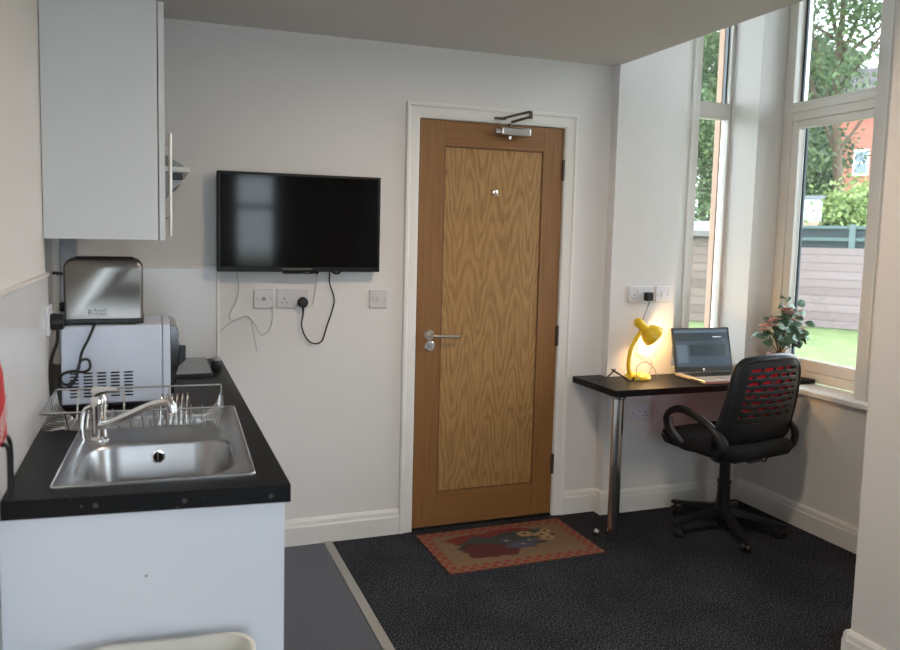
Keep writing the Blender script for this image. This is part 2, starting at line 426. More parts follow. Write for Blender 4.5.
# rear wall with a window behind the camera and an opening added for daylight
w = MB().box(-.15, .05, -5.65, -5.5, 0, 2.85).box(.9, 1.2, -5.65, -5.5, 0, 2.85).box(.05, .9, -5.65, -5.5, 0, .40).box(.05, .9, -5.65, -5.5, 2.2, 2.85).box(1.7, 2.72, -5.65, -5.5, 0, 2.85).box(1.2, 1.7, -5.65, -5.5, 0, 1.0).box(1.2, 1.7, -5.65, -5.5, 2.15, 2.85)
struct(w.build('wall_rear', M['paint'], smooth=False))
struct(MB().box(-.27, 2.553, -5.65, .15, CEIL, 3.1).build('ceiling', M['ceil'], smooth=False))
struct(MB().box(2.553, 3.95, -1.64, .34, 3.1, 3.2).build('ceiling.001', M['ceil'], smooth=False))

# skirting boards: moulded profile swept as prisms
def skirt(name, a, b, z=0, h=.122, t=.018):
    """board from a to b in plan, its face to the left of a->b"""
    a, b = Vector((*a, 0)), Vector((*b, 0)); d = (b-a).normalized(); n = Vector((-d.y, d.x, 0))
    prof = [(0, 0), (t, 0), (t, h*.70), (t*.8, h*.76), (t*.72, h*.90), (t*.35, h), (0, h)]
    m = MB(); m.loft([[p+n*o+Vector((0, 0, zz)) for o, zz in prof] for p in (a, b)])
    return struct(m.build(name, M['gloss'], smooth=False, loc=(0, 0, z)))
skirt('baseboard_back', (1.437, 0), (.60, 0))
skirt('baseboard_back.001', (XB-.0, 0), (2.337, 0))
skirt('baseboard_bay', (XB, YB), (XB, 0))
skirt('baseboard_bay.001', (XW, YB), (XB-.018, YB))
skirt('baseboard_bay_side', (XW, -1.515), (XW, YB))
skirt('baseboard_right', (XS, -5.5), (XS, -1.515))
skirt('baseboard_bay_near', (XS-.018, -1.515), (XW, -1.515))

# cladding panels and their trims above the worktop
struct(MB().box(0, .007, -5.0, -.862, .892, 1.30).build('wall_panel_left', M['clad'], smooth=False))
struct(MB().box(0, .012, -5.0, -.862, 1.30, 1.312).build('trim_5', M['gloss'], bevel=.003))
struct(MB().box(.02, .572, -.006, 0, .892, 1.285).build('wall_panel_back', M['clad'], smooth=False))
struct(MB().box(.018, .582, -.010, 0, 1.285, 1.297).box(.572, .582, -.010, 0, .892, 1.285).build('trim_6', M['gloss'], bevel=.002))

# ------------------------------------------------------------------ windows
def window_x(name, y0, y1, sill=True):
    """window in the plane x = const"""
    W = sempty(name, (3.63, (y0+y1)/2, .712)); ox, oy, oz = W.location
    f = MB()
    def B(x0, x1, a, b, c, d): f.box(x0-ox, x1-ox, a-oy, b-oy, c-oz, d-oz)
    B(3.60, 3.67, y1-.060, y1, .712, 2.99); B(3.60, 3.67, y0, y0+.085, .712, 2.99)      # outer stiles
    i0, i1 = y0+.085, y1-.060
    B(3.601, 3.669, i0, i1, .712, .765); B(3.601, 3.669, i0, i1, 2.10, 2.20); B(3.601, 3.669, i0, i1, 2.93, 2.99)
    B(3.592, 3.601, i0, i1, 2.145, 2.175)
    f.build('window_frame', M['frame'], W, bevel=.004)
    f = MB()
    B(3.606, 3.65, y1-.108, y1-.0605, .7655, 2.0995); B(3.606, 3.65, y0+.0855, y0+.13, .7655, 2.0995)
    B(3.607, 3.649, y0+.13, y1-.108, .7655, .825); B(3.607, 3.649, y0+.13, y1-.108, 2.06, 2.0995)
    f.build('sash', M['frame'], W, bevel=.004)
    f = MB()
    B(3.652, 3.664, y1-.118, y1-.106, .822, 2.068); B(3.652, 3.664, y1-.073, y1-.0605, 2.2005, 2.93)
    f.build('gasket', M['gasket'], W, smooth=False)
    for c, d, i in ((.82, 2.07, .128), (2.195, 2.935, .083)):
        f = MB(); B(3.654, 3.660, y0+i, y1-i+.026, c, d); f.build('glass_pane', M['glass'], W, smooth=False)
    f = MB(); B(3.6702, 3.695, y1-.066, y1-.001, .715, 2.98); f.build('outer_reveal', M['whitep'], W, smooth=False)
    f = MB()
    B(3.596, 3.606, (y0+y1)/2-.06, (y0+y1)/2+.06, .735, .755)
    f.build('window_catch', M['gloss'], W, bevel=.002)
    return W
w2 = window_x('window_2', -.735, YB)
window_x('window_3', -1.46, -.90)
struct(MB().box(3.395, 3.60, -1.513, YB, .684, .712).build('windowsill_1', M['gloss'], bevel=.006, seg=3))
# narrow window in the desk wall
W = sempty('window_1', (3.25, .17, .75)); f = MB(); ox, oy, oz = W.location
def B(x0, x1, a, b, c, d): f.box(x0-ox, x1-ox, a-oy, b-oy, c-oz, d-oz)
B(3.072, 3.213, .142, .20, .773, 2.975); B(3.412, 3.429, .142, .20, .773, 2.975); B(3.213, 3.412, .143, .199, .773, .84)
B(3.213, 3.412, .143, .199, 2.135, 2.225); B(3.213, 3.412, .143, .199, 2.92, 2.975); B(3.15, 3.17, .132, .142, .773, 2.975)
f.build('window_frame', M['frame'], W, bevel=.004)
f = MB(); B(3.404, 3.4118, .17, .19, 2.2252, 2.9198); f.build('gasket', M['gasket'], W, smooth=False)
for c, d in ((.835, 2.14), (2.22, 2.925)):
    f = MB(); B(3.208, 3.415, .168, .174, c, d); f.build('glass_pane', M['glass'], W, smooth=False)
f = MB(); f.prism([(2.943-ox, YB+.002-oy), (3.429-ox, YB+.002-oy), (3.429-ox, .142-oy), (3.072-ox, .142-oy)], 0, .022)
f.build('window_sill', M['gloss'], W, bevel=.003)
# rear window behind the camera
W = sempty('window_4', (1.6, -5.55, 1.0)); f = MB(); ox, oy, oz = W.location
for a in ((1.2, 1.25, 1.0, 2.15), (1.65, 1.7, 1.0, 2.15), (1.25, 1.65, 1.0, 1.06), (1.25, 1.65, 2.09, 2.15), (1.25, 1.65, 1.72, 1.77)):
    B(a[0], a[1], -5.60, -5.53, a[2], a[3])
f.build('window_frame', M['frame'], W, bevel=.004)
f = MB(); B(1.245, 1.655, -5.568, -5.562, 1.055, 2.095); f.build('glass_pane', M['glass'], W, smooth=False)
f = MB(); B(1.16, 1.75, -5.56, -5.42, .97, 1.0); f.build('window_sill', M['gloss'], W, bevel=.004)
W = sempty('rear_fill_window', (.475, -5.55, .40)); f = MB(); ox, oy, oz = W.location  # second rear opening added out of view, puts more daylight on the end panel
for a in ((.05, .11, .40, 2.2), (.84, .90, .40, 2.2), (.11, .84, .40, .46), (.11, .84, 2.14, 2.2), (.11, .84, 1.72, 1.77)):
    B(a[0], a[1], -5.60, -5.53, a[2], a[3])
f.build('window_frame', M['frame'], W, bevel=.004)
f = MB(); B(.105, .845, -5.568, -5.562, .455, 2.145); f.build('glass_pane', M['glass'], W, smooth=False)
f = MB(); B(.0, .95, -5.56, -5.42, .37, .40); f.build('window_sill', M['gloss'], W, bevel=.004)
# unseen window added in the right wall to bring in side daylight
W = sempty('side_fill_window', (2.65, -3.15, .85)); f = MB(); ox, oy, oz = W.location
for a in ((-3.45, -3.39, .85, 2.2), (-2.91, -2.85, .85, 2.2), (-3.39, -2.91, .85, .92), (-3.39, -2.91, 2.13, 2.2)):
    B(2.63, 2.69, a[0], a[1], a[2], a[3])
f.build('window_frame', M['frame'], W, bevel=.004)
f = MB(); B(2.655, 2.661, -3.395, -2.905, .915, 2.135); f.build('glass_pane', M['glass'], W, smooth=False)
f = MB(); B(2.54, 2.70, -3.50, -2.80, .82, .849); f.build('window_sill', M['gloss'], W, bevel=.004)

# ------------------------------------------------------------------ door
D0, D1, DZ0, DZ1 = 1.503, 2.269, .012, 1.991
D = sempty('door_1', (D0, .02, 0))
def dB(m, x0, x1, y0, y1, z0, z1): m.box(x0-D0, x1-D0, y0-.02, y1-.02, z0, z1)
px0, px1, pz0, pz1 = 1.628, 2.156, .182, 1.872
m = MB(); dB(m, D0, px0, 0, .044, DZ0, DZ1); dB(m, px1, D1, 0, .044, DZ0, DZ1)
m.build('door_stile', M['oak'], D, bevel=.0015)
m = MB(); dB(m, px0, px1, 0, .044, DZ0, pz0); dB(m, px0, px1, 0, .044, pz1, DZ1)
m.build('door_rail', M['oak_h'], D, bevel=.0015)
m = MB(); m.box(-(px1-px0)/2+.006, (px1-px0)/2-.006, -.016, .02, pz0+.006, pz1-.006)
o = m.build('door_panel', M['flame'], D, smooth=False); o.location.x = (px0+px1)/2-D0
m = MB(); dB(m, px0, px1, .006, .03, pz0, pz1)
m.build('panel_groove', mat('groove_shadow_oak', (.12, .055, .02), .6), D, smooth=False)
# lever handle and lock
m = MB().lathe([(.026, 0), (.026, .004), (.022, .009), (.0, .009)], (1.570-D0, -.02, .968), (0, -1, 0))
m.tube([(1.570-D0, -.025, .968), (1.570-D0, -.062, .968), (1.580-D0, -.070, .968), (1.60-D0, -.072, .967), (1.708-D0, -.070, .963)], .0088, 14, smooth=5)
m.build('door_handle', M['nickel'], D)
m = MB().lathe([(.026, 0), (.026, .004), (.021, .008), (.0, .008)], (1.573-D0, -.02, .914), (0, -1, 0))
lk = m.build('lock_rose', M['chrome'], D)
m = MB().lathe([(.011, .007), (.011, .014), (.0, .015)], (1.573-D0, -.02, .914), (0, -1, 0))
m.box(1.566-D0, 1.580-D0, -.037, -.034, .911, .917)
m.build('lock_cylinder', M['grey_pl'], D)
# peephole / small chrome hook
m = MB().lathe([(.016, 0), (.015, .004), (.009, .008), (.006, .008)], (1.897-D0, -.0198, 1.662), (0, -1, 0))
m.tube([(1.897-D0, -.024, 1.662), (1.897-D0, -.04, 1.650), (1.912-D0, -.048, 1.648)], .003, 8, smooth=3)
m.tube([(1.897-D0, -.024, 1.662), (1.897-D0, -.04, 1.650), (1.882-D0, -.048, 1.648)], .003, 8, smooth=3)
m.build('door_viewer', M['chrome'], D)
m = MB(); dB(m, D0-.0015, D0+.001, -.001, .03, .86, .985); m.build('latch_plate', M['dkmetal'], D, smooth=False)
# hinges
for z in (1.785, .948, .277):
    m = MB().cyl((D1+.001-D0, -.026, z-.052), (D1+.001-D0, -.026, z+.052), .0078, 12)
    dB(m, D1-.008, D1+.012, -.003, .0, z-.05, z+.05)
    m.build('hinge', M['dkmetal'], D)
# overhead closer with folded arm
m = MB(); dB(m, 1.900, 2.060, -.052, .0, 1.932, 1.975)
cl = m.build('closer_body', M['steel'], D, bevel=.010, seg=4)
m = MB().cyl((1.874-D0, -.045, 1.952), (1.90-D0, -.045, 1.952), .018, 20); m.build('closer_end_cap', M['chrome'], cl)
m = MB().lathe([(.011, 0), (.009, .014), (.0, .014)], (1.955-D0, -.045, 1.932), (0, 0, -1), 16)
m.build('closer_spindle', M['chrome'], cl)
m = MB().cyl((1.955-D0, -.045, 1.975), (1.955-D0, -.045, 1.992), .010, 14)
m.rbox((1.9975-D0, -.085, 2.012), (.105, .018, .010), Matrix.Rotation(R(-38), 3, 'Z') @ Matrix.Rotation(R(-14), 3, 'Y'))
m.rbox((1.965-D0, -.068, 2.030), (.150, .014, .010), Matrix.Rotation(R(-36), 3, 'Z') @ Matrix.Rotation(R(-12), 3, 'Y'))
m.cyl((2.030-D0, -.112, 2.012), (2.030-D0, -.112, 2.048), .009, 14)
dB(m, 1.873, 1.93, -.035, -.018, 2.010, 2.020)
m.build('closer_arm', M['dkmetal'], D, bevel=.001)
# lining, stops and architrave
m = MB().box(1.487, 1.4995, -.001, .15, 0, 2.008).box(2.2725, 2.285, -.001, .15, 0, 2.008).box(1.487, 2.285, -.001, .15, 1.9945, 2.008)
m.box(1.4995, 1.515, .05, .08, 0, 1.9945).box(2.257, 2.2725, .05, .08, 0, 1.9945).box(1.4995, 2.2725, .05, .08, 1.98, 1.9945)
struct(m.build('trim_7', M['gloss'], smooth=False))
def architrave():
    prof = [(0, 0), (0, -.010), (.012, -.013), (.045, -.016), (.052, -.021), (.064, -.021), (.067, -.016), (.067, 0)]  # (outwards, y)
    m = MB(); rings = []
    for X, Z, sx, sz in ((1.497, 0, -1, 0), (1.497, 1.9975, -1, 1), (2.2745, 1.9975, 1, 1), (2.2745, 0, 1, 0)):
        rings.append([Vector((X+sx*o, y, Z+sz*o)) for o, y in prof])
    m.loft(rings); return struct(m.build('trim_8', M['gloss'], smooth=False))
architrave()
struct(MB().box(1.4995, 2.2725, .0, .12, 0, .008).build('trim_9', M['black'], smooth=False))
struct(MB().box(1.40, 2.40, .151, .17, 0, 2.1).build('door_blackout', M['black'], smooth=False))  # black sheet added unseen behind the door, keeps light out of its gaps

# ------------------------------------------------------------------ television and wall sockets
T = thing('television', 'wall-mounted black flat television left of the oak door', 'television', (.93, -.03, 1.275))
m = MB().rbox((0, -.028, .2135), (.722, .036, .427), Matrix.Rotation(0, 3, 'X')); m.build('casing', M['tvcase'], T, bevel=.003)
m = MB().rbox((0, -.0475, .219), (.694, .004, .394), Matrix.Rotation(0, 3, 'X')); m.build('screen', M['tvscreen'], T, smooth=False)
m = MB().rbox((-.02, -.0495, .012), (.13, .003, .009), Matrix.Rotation(0, 3, 'X')); m.build('badge_strip', mat('tv_badge', (.10, .09, .07), .3, .6), T, bevel=.001)
m = MB().rbox((0, -.028, -.004), (.16, .03, .01), Matrix.Rotation(0, 3, 'X')); m.build('sensor_housing', M['black_gl'], T, bevel=.003)
m = MB().rbox((0, .010, .22), (.25, .036, .22), Matrix.Rotation(0, 3, 'X')); m.build('wall_bracket', M['black'], T, bevel=.003)
m = MB().tube([(.143, -.02, .004), (.155, -.022, -.006), (.175, -.022, -.007), (.185, -.02, .004)], .005, 8, smooth=4); m.build('cable_tail', M['black'], T)

def plate(m, w, h=.086, t=.009): m.box(-w/2, w/2, -t, 0, -h/2, h/2)
def pins(s, cx, cz=-.012):
    m = MB(); m.box(cx-.002, cx+.002, -.0096, -.0085, cz+.006, cz+.015)
    m.box(cx-.014, cx-.007, -.0096, -.0085, cz-.009, cz-.005); m.box(cx+.007, cx+.014, -.0096, -.0085, cz-.009, cz-.005)
    m.build('pin_holes', M['hole'], s, smooth=False)
def double_socket(label, loc, mt, group=None):
    s = thing('wall_socket', label, 'wall socket', loc, group=group)
    m = MB(); plate(m, .146); m.build('face_plate', mt, s, bevel=.003)
    pins(s, -.040); pins(s, .040)
    for x in (-.018, .018):
        m = MB().box(x-.007, x+.007, -.0115, -.009, .012, .029); m.build('rocker_switch', mt, s, bevel=.001)
    return s
def single_plate(label, loc, mt, name='wall_switch', cat='light switch', kind='rocker', w=.088):
    s = thing(name, label, cat, loc)
    m = MB(); plate(m, w); m.build('face_plate', mt, s, bevel=.003)
    if kind == 'rocker':
        m = MB().box(-.009, .009, -.013, -.009, -.014, .014); m.build('rocker_switch', mt, s, bevel=.001)
    else:
        m = MB().lathe([(.009, 0), (.009, .006), (.004, .006), (.004, .003)], (0, -.009, 0), (0, -1, 0), 16); m.build('aerial_outlet', M['grey_pl'], s)
    for x in (-.030, .030): MB().lathe([(.003, 0), (.003, .0012)], (x, -.009, 0), (0, -1, 0), 10).build('screw_head', M['grey_pl'], s)
    return s
single_plate('square aerial outlet plate below the television, left of the double socket', (.776, 0, 1.151), M['sock'], 'aerial_socket', 'aerial socket', 'aerial')
double_socket('double wall socket holding the round black plug under the television', (.908, 0, 1.152), M['sock'])
single_plate('small square light switch between the television and the oak door', (1.3095, 0, 1.146), M['sock'])
double_socket('white double wall socket above the yellow lamp holding a square black plug', (2.7205, YB, 1.162), M['sockw'])
single_plate('blank-looking white switch plate beside the socket above the yellow lamp', (2.857, YB, 1.162), M['sockw'], kind='rocker')
double_socket('double wall socket low on the wall beneath the desk', (2.745, YB, .535), M['sockw'])

def cord(name, label, pts, r, material, cat='cable', smooth=6):
    o = MB().tube(pts, r, 8, smooth=smooth).build(name, material); return tag(o, label, cat)
# tv power lead with its plug
P = thing('power_lead', 'black television power lead looping down to the round plug', 'power cable', (.948, -.009, 1.135))
m = MB().lathe([(.021, 0), (.024, .010), (.023, .026), (.016, .033), (0, .034)], (0, 0, 0), (0, -1, 0), 28); m.build('plug', M['black'], P)
ox, oy, oz = P.location
m = MB().tube([(a-ox, b-oy, c-oz) for a, b, c in ((.948, -.026, 1.115), (.949, -.03, 1.085), (.944, -.022, 1.03), (.965, -.014, .975), (1.0, -.012, .945), (1.04, -.012, .955), (1.062, -.012, 1.02), (1.088, -.014, 1.10), (1.095, -.014, 1.15), (1.072, -.02, 1.22), (1.066, -.04, 1.272))],
               [.007, .0045]+[.0035]*9, 8, smooth=6); m.build('lead', M['black'], P)
cord('aerial_cable', 'thin white cable curling from the television to the aerial outlet', [(.655, -.035, 1.273), (.668, -.012, 1.20), (.655, -.012, 1.14), (.628, -.012, 1.085), (.64, -.012, 1.055), (.70, -.012, 1.075), (.735, -.012, 1.04), (.765, -.012, .99), (.80, -.012, 1.01), (.815, -.012, 1.07), (.812, -.012, 1.118)], .0022, M['cable_w'])
cord('loose_wire', 'stray thin white wire hanging under the left end of the television', [(.588, -.004, 1.008), (.63, -.006, 1.045), (.69, -.006, 1.072), (.72, -.006, 1.05), (.735, -.006, .98), (.748, -.004, .915)], .0016, M['cable_w'])
cord('network_cable', 'short grey cable dropping from the television beside the plug', [(1.012, -.035, 1.273), (1.010, -.012, 1.21), (1.004, -.008, 1.16), (.993, -.004, 1.115)], .0022, M['cable_w'])

# ------------------------------------------------------------------ kitchen run
WT = .892
def base_unit(y0, y1, label, end=False):
    c = thing('base_cabinet', label, 'kitchen cabinet', (0.285, (y0+y1)/2, 0)); oy = c.location.y; ox = c.location.x
    m = MB().box(.012-ox, .540-ox, y0+.0185-oy, y0+.034-oy, .12, .848).box(.012-ox, .540-ox, y1-.016-oy, y1-oy, .12, .848).box(.012-ox, .024-ox, y0+.034-oy, y1-.016-oy, .12, .848).box(.024-ox, .540-ox, y0+.034-oy, y1-.016-oy, .12, .136)
    m.build('body', M['white_lam'], c, smooth=False)
    m = MB().box(.012-ox, .50-ox, y0+.02-oy, y1-oy, 0, .12); m.build('plinth', M['white_lam'], c, smooth=False)
    m = MB().box(.542-ox, .560-ox, y0+.02-oy, y1-.003-oy, .125, .845); d = m.build('door', M['white_lam'], c, bevel=.002)
    m = MB().tube([(.560-ox, y1-.06-oy, .78), (.59-ox, y1-.06-oy, .78), (.59-ox, y1-.06-oy, .60), (.560-ox, y1-.06-oy, .60)], .005, 10); m.build('handle', M['nickel'], d)
    if end:
        m = MB().prism([(.002-ox, -1.676-oy), (.577-ox, -1.724-oy), (.577-ox, -1.706-oy), (.002-ox, -1.658-oy)], 0, .850); m.build('end_panel', mat('end_panel_white', (.84, .86, .92), .4, var=.01), c, bevel=.001)
        m = MB().lathe([(.003, 0), (.002, .001)], (.285-ox, -1.7005-oy, .705), (0, -1, 0), 8); m.build('screw_mark', M['grey_pl'], c)
    return c
base_unit(-1.636, -.86, 'white base cabinet under the sink with a blank end panel', True)
base_unit(-.858, -.02, 'white base cabinet under the microwave and hob')
# worktop with sink cut-out
SX0, SX1, SY0, SY1 = .10, .532, -1.655, -.965
cx0, cx1, cy0, cy1 = SX0+.012, SX1-.012, SY0+.012, SY1-.012
Wt = thing('worktop', 'long black speckled worktop along the left wall', 'worktop', (0, 0, .852))
def ye(x): return -1.690-.050*(x-.008)/.58      # the end of the run is cut slightly out of square
SR = R(-2); SC = (.320, -1.305)
def srot(x, y):
    dx, dy = x-SC[0], y-SC[1]
    return (SC[0]+dx*math.cos(SR)-dy*math.sin(SR), SC[1]+dx*math.sin(SR)+dy*math.cos(SR))
hA, hB, hC, hD = srot(cx0, cy0), srot(cx1, cy0), srot(cx1, cy1), srot(cx0, cy1)
m = MB().prism([(.008, ye(.008)), hA, hD, (.008, -.866)], 0, .04)
m.prism([(.008, ye(.008)), (.588, ye(.588)), hB, hA], 0, .04).prism([(.588, ye(.588)), (.588, -.011), hC, hB], 0, .04)
m.prism([hD, hC, (.588, -.011), (.008, -.011), (.008, -.866)], 0, .04).box(-.14, .008, -.86, -.006, 0, .04)
m.build('slab', M['worktop'], Wt, smooth=False)
M['scover'] = mat('screw_cover_grey', (.06, .06, .06), .5)
for x, z in ((.187, .020), (.364, .018), (.545, .016)): MB().lathe([(.0055, 0), (.005, .001)], (x, ye(x), z), (0, -1, 0), 12).build('screw_cover', M['scover'], Wt)

# sink
S = thing('sink', 'stainless steel inset sink with one bowl and drainer', 'sink', (.320, -1.305, WT), SR)
ox, oy, oz = .316, -1.31, WT
def sh(ring): return [p-Vector((ox, oy, oz)) for p in ring]
m = MB()
bx0, bx1, by0, by1 = .142, .490, -1.625, -1.325
n = 8
m.loft([sh(rrect(SX0, SX1, SY0, SY1, .014, WT+.0005, n)), sh(rrect(SX0, SX1, SY0, SY1, .014, WT+.004, n)),
        sh(rrect(SX0+.008, SX1-.008, SY0+.008, SY1-.008, .010, WT+.0055, n)), sh(rrect(SX0+.015, SX1-.015, SY0+.015, SY1-.015, .008, WT+.002, n)),
        sh(rrect(bx0-.012, bx1+.012, by0-.010, by1+.012, .10, WT+.002, n)), sh(rrect(bx0-.004, bx1+.004, by0-.004, by1+.004, .095, WT-.001, n)),
        sh(rrect(bx0, bx1, by0, by1, .09, WT-.008, n)), sh(rrect(bx0+.010, bx1-.010, by0+.008, by1-.008, .08, WT-.10, n)),
        sh(rrect(bx0+.025, bx1-.025, by0+.03, by1-.03, .07, WT-.145, n)), sh(rrect(bx0+.08, bx1-.08, by0+.08, by1-.08, .05, WT-.162, n)),
        sh(rrect(.30, .33, -1.49, -1.46, .0149, WT-.165, n))], False, True)
m.build('basin', M['sink'], S, angle=60)
m = MB().tube(sh(rrect(SX0+.002, SX1-.002, SY0+.002, SY1-.002, .012, WT+.004, 3)), .0022, 8, closed=True); m.build('rim_edge', M['chrome'], S)
m = MB()
for i in range(11):
    x = .165+i*.030
    m.tube([(x-ox, -1.19-oy, .0), (x-ox, -1.17-oy, .0012), (x-ox, -1.03-oy, .0012), (x-ox, -1.01-oy, .0)], .0036, 8)
m.build('drainer_ribs', M['sink'], S)
m = MB().lathe([(.017, 0), (.017, .003), (.0125, .004), (.0125, .001)], (.311-ox, by1-.0075-oy, -.036), (0, -1, .06), 24, cap1=False); m.build('overflow_ring', M['chrome'], S)
m = MB().lathe([(.0125, .0), (.0125, .0015)], (.311-ox, by1-.0078-oy, -.036), (0, -1, .06), 20)
ov = m.build('overflow_hole', M['hole'], S)
m = MB().box(.3105-ox-.0012, .3105-ox+.0012, by1-.0125-oy, by1-.010-oy, -.046, -.026)
m.build('overflow_bar', M['chrome'], ov)
m = MB().lathe([(.030, 0), (.026, .003), (.008, .001), (.0, .001)], (.315-ox, -1.475-oy, -.1645), (0, 0, 1), 24); m.build('drain', M['chrome'], S)

# mixer tap
Tp = thing('mixer_tap', 'chrome mixer tap with swivel spout at the left of the sink', 'tap', (.170, -1.268, WT+.002))
m = MB().lathe([(.026, 0), (.026, .006), (.020, .012), (.0185, .030), (.0185, .085), (.021, .092), (.021, .112), (.014, .124), (0, .127)]); m.build('body', M['chrome'], Tp)
m = MB().tube([(.004, -.012, .040), (.03, -.045, .054), (.07, -.085, .080), (.11, -.115, .105), (.14, -.135, .120), (.165, -.148, .124), (.176, -.153, .118), (.180, -.155, .100)],
               [.011, .0105, .010, .0095, .0095, .0105, .0115, .0115], 14, smooth=5); m.build('spout', M['chrome'], Tp)
m = MB().tube([(.0, 0, .115), (-.006, -.006, .128), (.018, -.03, .138), (.048, -.055, .142)], [.013, .012, .007, .004], 12, smooth=4, sx=1.4); m.build('lever', M['chrome'], Tp)
m = MB().tube([(-.018, .0, .09), (-.035, .006, .078), (-.042, .006, .035), (-.038, .006, .0)], [.006, .007, .007, .006], 10, smooth=4); m.build('side_valve', M['chrome'], Tp)

# wire dish rack
K = thing('dish_rack', 'chromed wire dish rack standing across the sink drainer', 'dish rack', (.265, -1.12, WT+.006), R(-4))
yr0, yr1, yb0, yb1 = -.125, .09, -.07, .055     # rims and floor (local y)
zr = .084; xl, xr_ = -.236, .232; xfl, xfr = -.185, .185
m = MB().tube([(xl, yr0, zr-.02), (xr_, yr0, zr-.02), (xr_-.006, yr1, zr), (xl+.006, yr1, zr)], .0028, 8, closed=True)
m.build('rim', M['wire'], K)
m = MB()
for i in range(12):                                 # long wires: down one end, along the floor, up the other
    t = i/11; yt = yr0+(yr1-yr0)*t; yf = yb0+(yb1-yb0)*t; zt = zr-.02+.02*t
    m.tube([(xl+.003, yt, zt), (xl+.012, yt*.9+yf*.1, zt-.045), (xfl, yf, .010), (xfl+.03, yf, .004), (xfr-.03, yf, .004), (xfr, yf, .010), (xr_-.012, yt*.9+yf*.1, zt-.045), (xr_-.003, yt, zt)], .0014, 6, smooth=3)
m.build('long_wires', M['wire'], K)
m = MB()
for i in range(12):                                # cross wires following the V profile
    x = xfl+.012+(xfr-xfl-.024)*i/11
    z1 = .03 if i % 4 else zr
    m.tube([(x, yr0, zr-.02), (x, yb0-.006, .012), (x, yb0+.012, .003), (x, yb1-.012, .003), (x, yb1+.006, .012), (x, yb1+(yr1-yb1)*(z1/zr), z1)], .0014 if i % 4 else .0022, 6, smooth=2)
m.build('cross_wires', M['wire'], K)
for i in range(6):                                 # plate dividers
    x = .06+i*.014
    m = MB().tube([(x, -.05, .004), (x+.002, -.035, .062), (x+.004, -.012, .082), (x+.006, .012, .062), (x+.008, .028, .004)], .0015, 6, smooth=4)
    m.build('plate_divider', M['wire'], K)
for i in range(2):
    x = -.13+i*.016
    m = MB().tube([(x, -.05, .004), (x+.002, -.035, .045), (x+.004, -.012, .062), (x+.006, .012, .045), (x+.008, .028, .004)], .0015, 6, smooth=4)
    m.build('plate_divider', M['wire'], K)

# microwave
Mw = thing('microwave', 'white microwave standing on the worktop, its vented side to the camera', 'microwave', (.205, -.66, WT))
ox, oy = .205, -.66
m = MB().box(.040-ox, .333-ox, -.885-oy, -.60-oy, .014, .257); m.build('casing', M['mw'], Mw, bevel=.005, seg=3)
m = MB().box(.042-ox, .355-ox, -.88-oy, -.605-oy, .006, .015); m.build('base_plate', M['black'], Mw, smooth=False)
m = MB().box(.3338-ox, .357-ox, -.886-oy, -.599-oy, .014, .2575); m.build('front_frame', M['mw'], Mw, bevel=.003)
m = MB()
m.prism([(.357-ox, .010), (.367-ox, .010), (.367-ox, .085), (.379-ox, .112), (.386-ox, .19), (.380-ox, .203), (.383-ox, .222), (.380-ox, .242), (.370-ox, .252), (.357-ox, .255)], -.884-oy, -.60-oy, 'y')
m.build('door', M['black_gl'], Mw, bevel=.002)
m = MB().prism([(.380-ox, .118), (.404-ox, .140), (.405-ox, .186), (.385-ox, .188)], -.875-oy, -.855-oy, 'y'); m.build('door_handle', M['black'], Mw, bevel=.003)
m = MB().lathe([(.018, 0), (.016, .014), (0, .014)], (.367-ox, -.70-oy, .05), (1, 0, 0), 20); m.build('control_knob', M['black'], Mw)
m = MB()
for j in range(5):
    for i in range(8):
        xa = .064+j*.0388; z = 1.003-WT-i*.0103
        m.box(xa-ox, xa+.0255-ox, -.8866-oy, -.884-oy, z-.0023, z+.0023)
m.build('vent_slots', M['hole'], Mw, smooth=False)
for x in (.06, .33):
    for y in (-.86, -.63):
        m = MB().cyl((x-ox, y-oy, 0), (x-ox, y-oy, .008), .012, 12); m.build('foot', M['black'], Mw)

# toaster on the microwave
tz = WT+.2577
To = thing('toaster', 'brushed steel two-slot toaster on top of the microwave', 'toaster', (.162, -.782, tz))
prof = []
m = MB()
hx = .113
rings = []
for y, s_, zt in ((-.082, 0, 0), (-.082, 1, 0), ):
    pass
def rr_xz(x0, x1, z0, z1, r, y, n=6):
    pts = [Vector((x0, y, z0)), Vector((x1, y, z0))]
    for cx, cz, a0 in ((x1-r, z1-r, 0), (x0+r, z1-r, 90)):
        for k in range(n+1):
            a = R(a0+90*k/n); pts.append(Vector((cx+r*math.cos(a), y, cz+r*math.sin(a))))
    return pts
m.loft([rr_xz(-hx+.006, hx-.006, .018, .198, .03, -.082), rr_xz(-hx, hx, .018, .204, .03, -.074), rr_xz(-hx-.002, hx+.002, .018, .206, .03, 0), rr_xz(-hx, hx, .018, .204, .03, .074), rr_xz(-hx+.006, hx-.006, .018, .198, .03, .082)])
m.build('shell', M['toast'], To, angle=50)
m = MB().box(-hx-.003, hx+.003, -.084, .084, .003, .020); m.build('base', M['black'], To, bevel=.004)
m = MB().box(-.085, .085, -.05, -.018, .2055, .2075).box(-.085, .085, .018, .05, .2055, .2075); m.build('bread_slot', M['hole'], To, smooth=False)
m = MB().rbox((-hx-.020, -.01, .155), (.036, .024, .009), Matrix.Rotation(R(6), 3, 'Y')); m.build('lever', M['black'], To, bevel=.003)
m = MB().lathe([(.016, 0), (.014, .014), (0, .014)], (-hx-.002, -.03, .052), (-1, 0, 0), 20); m.build('browning_knob', M['black'], To)
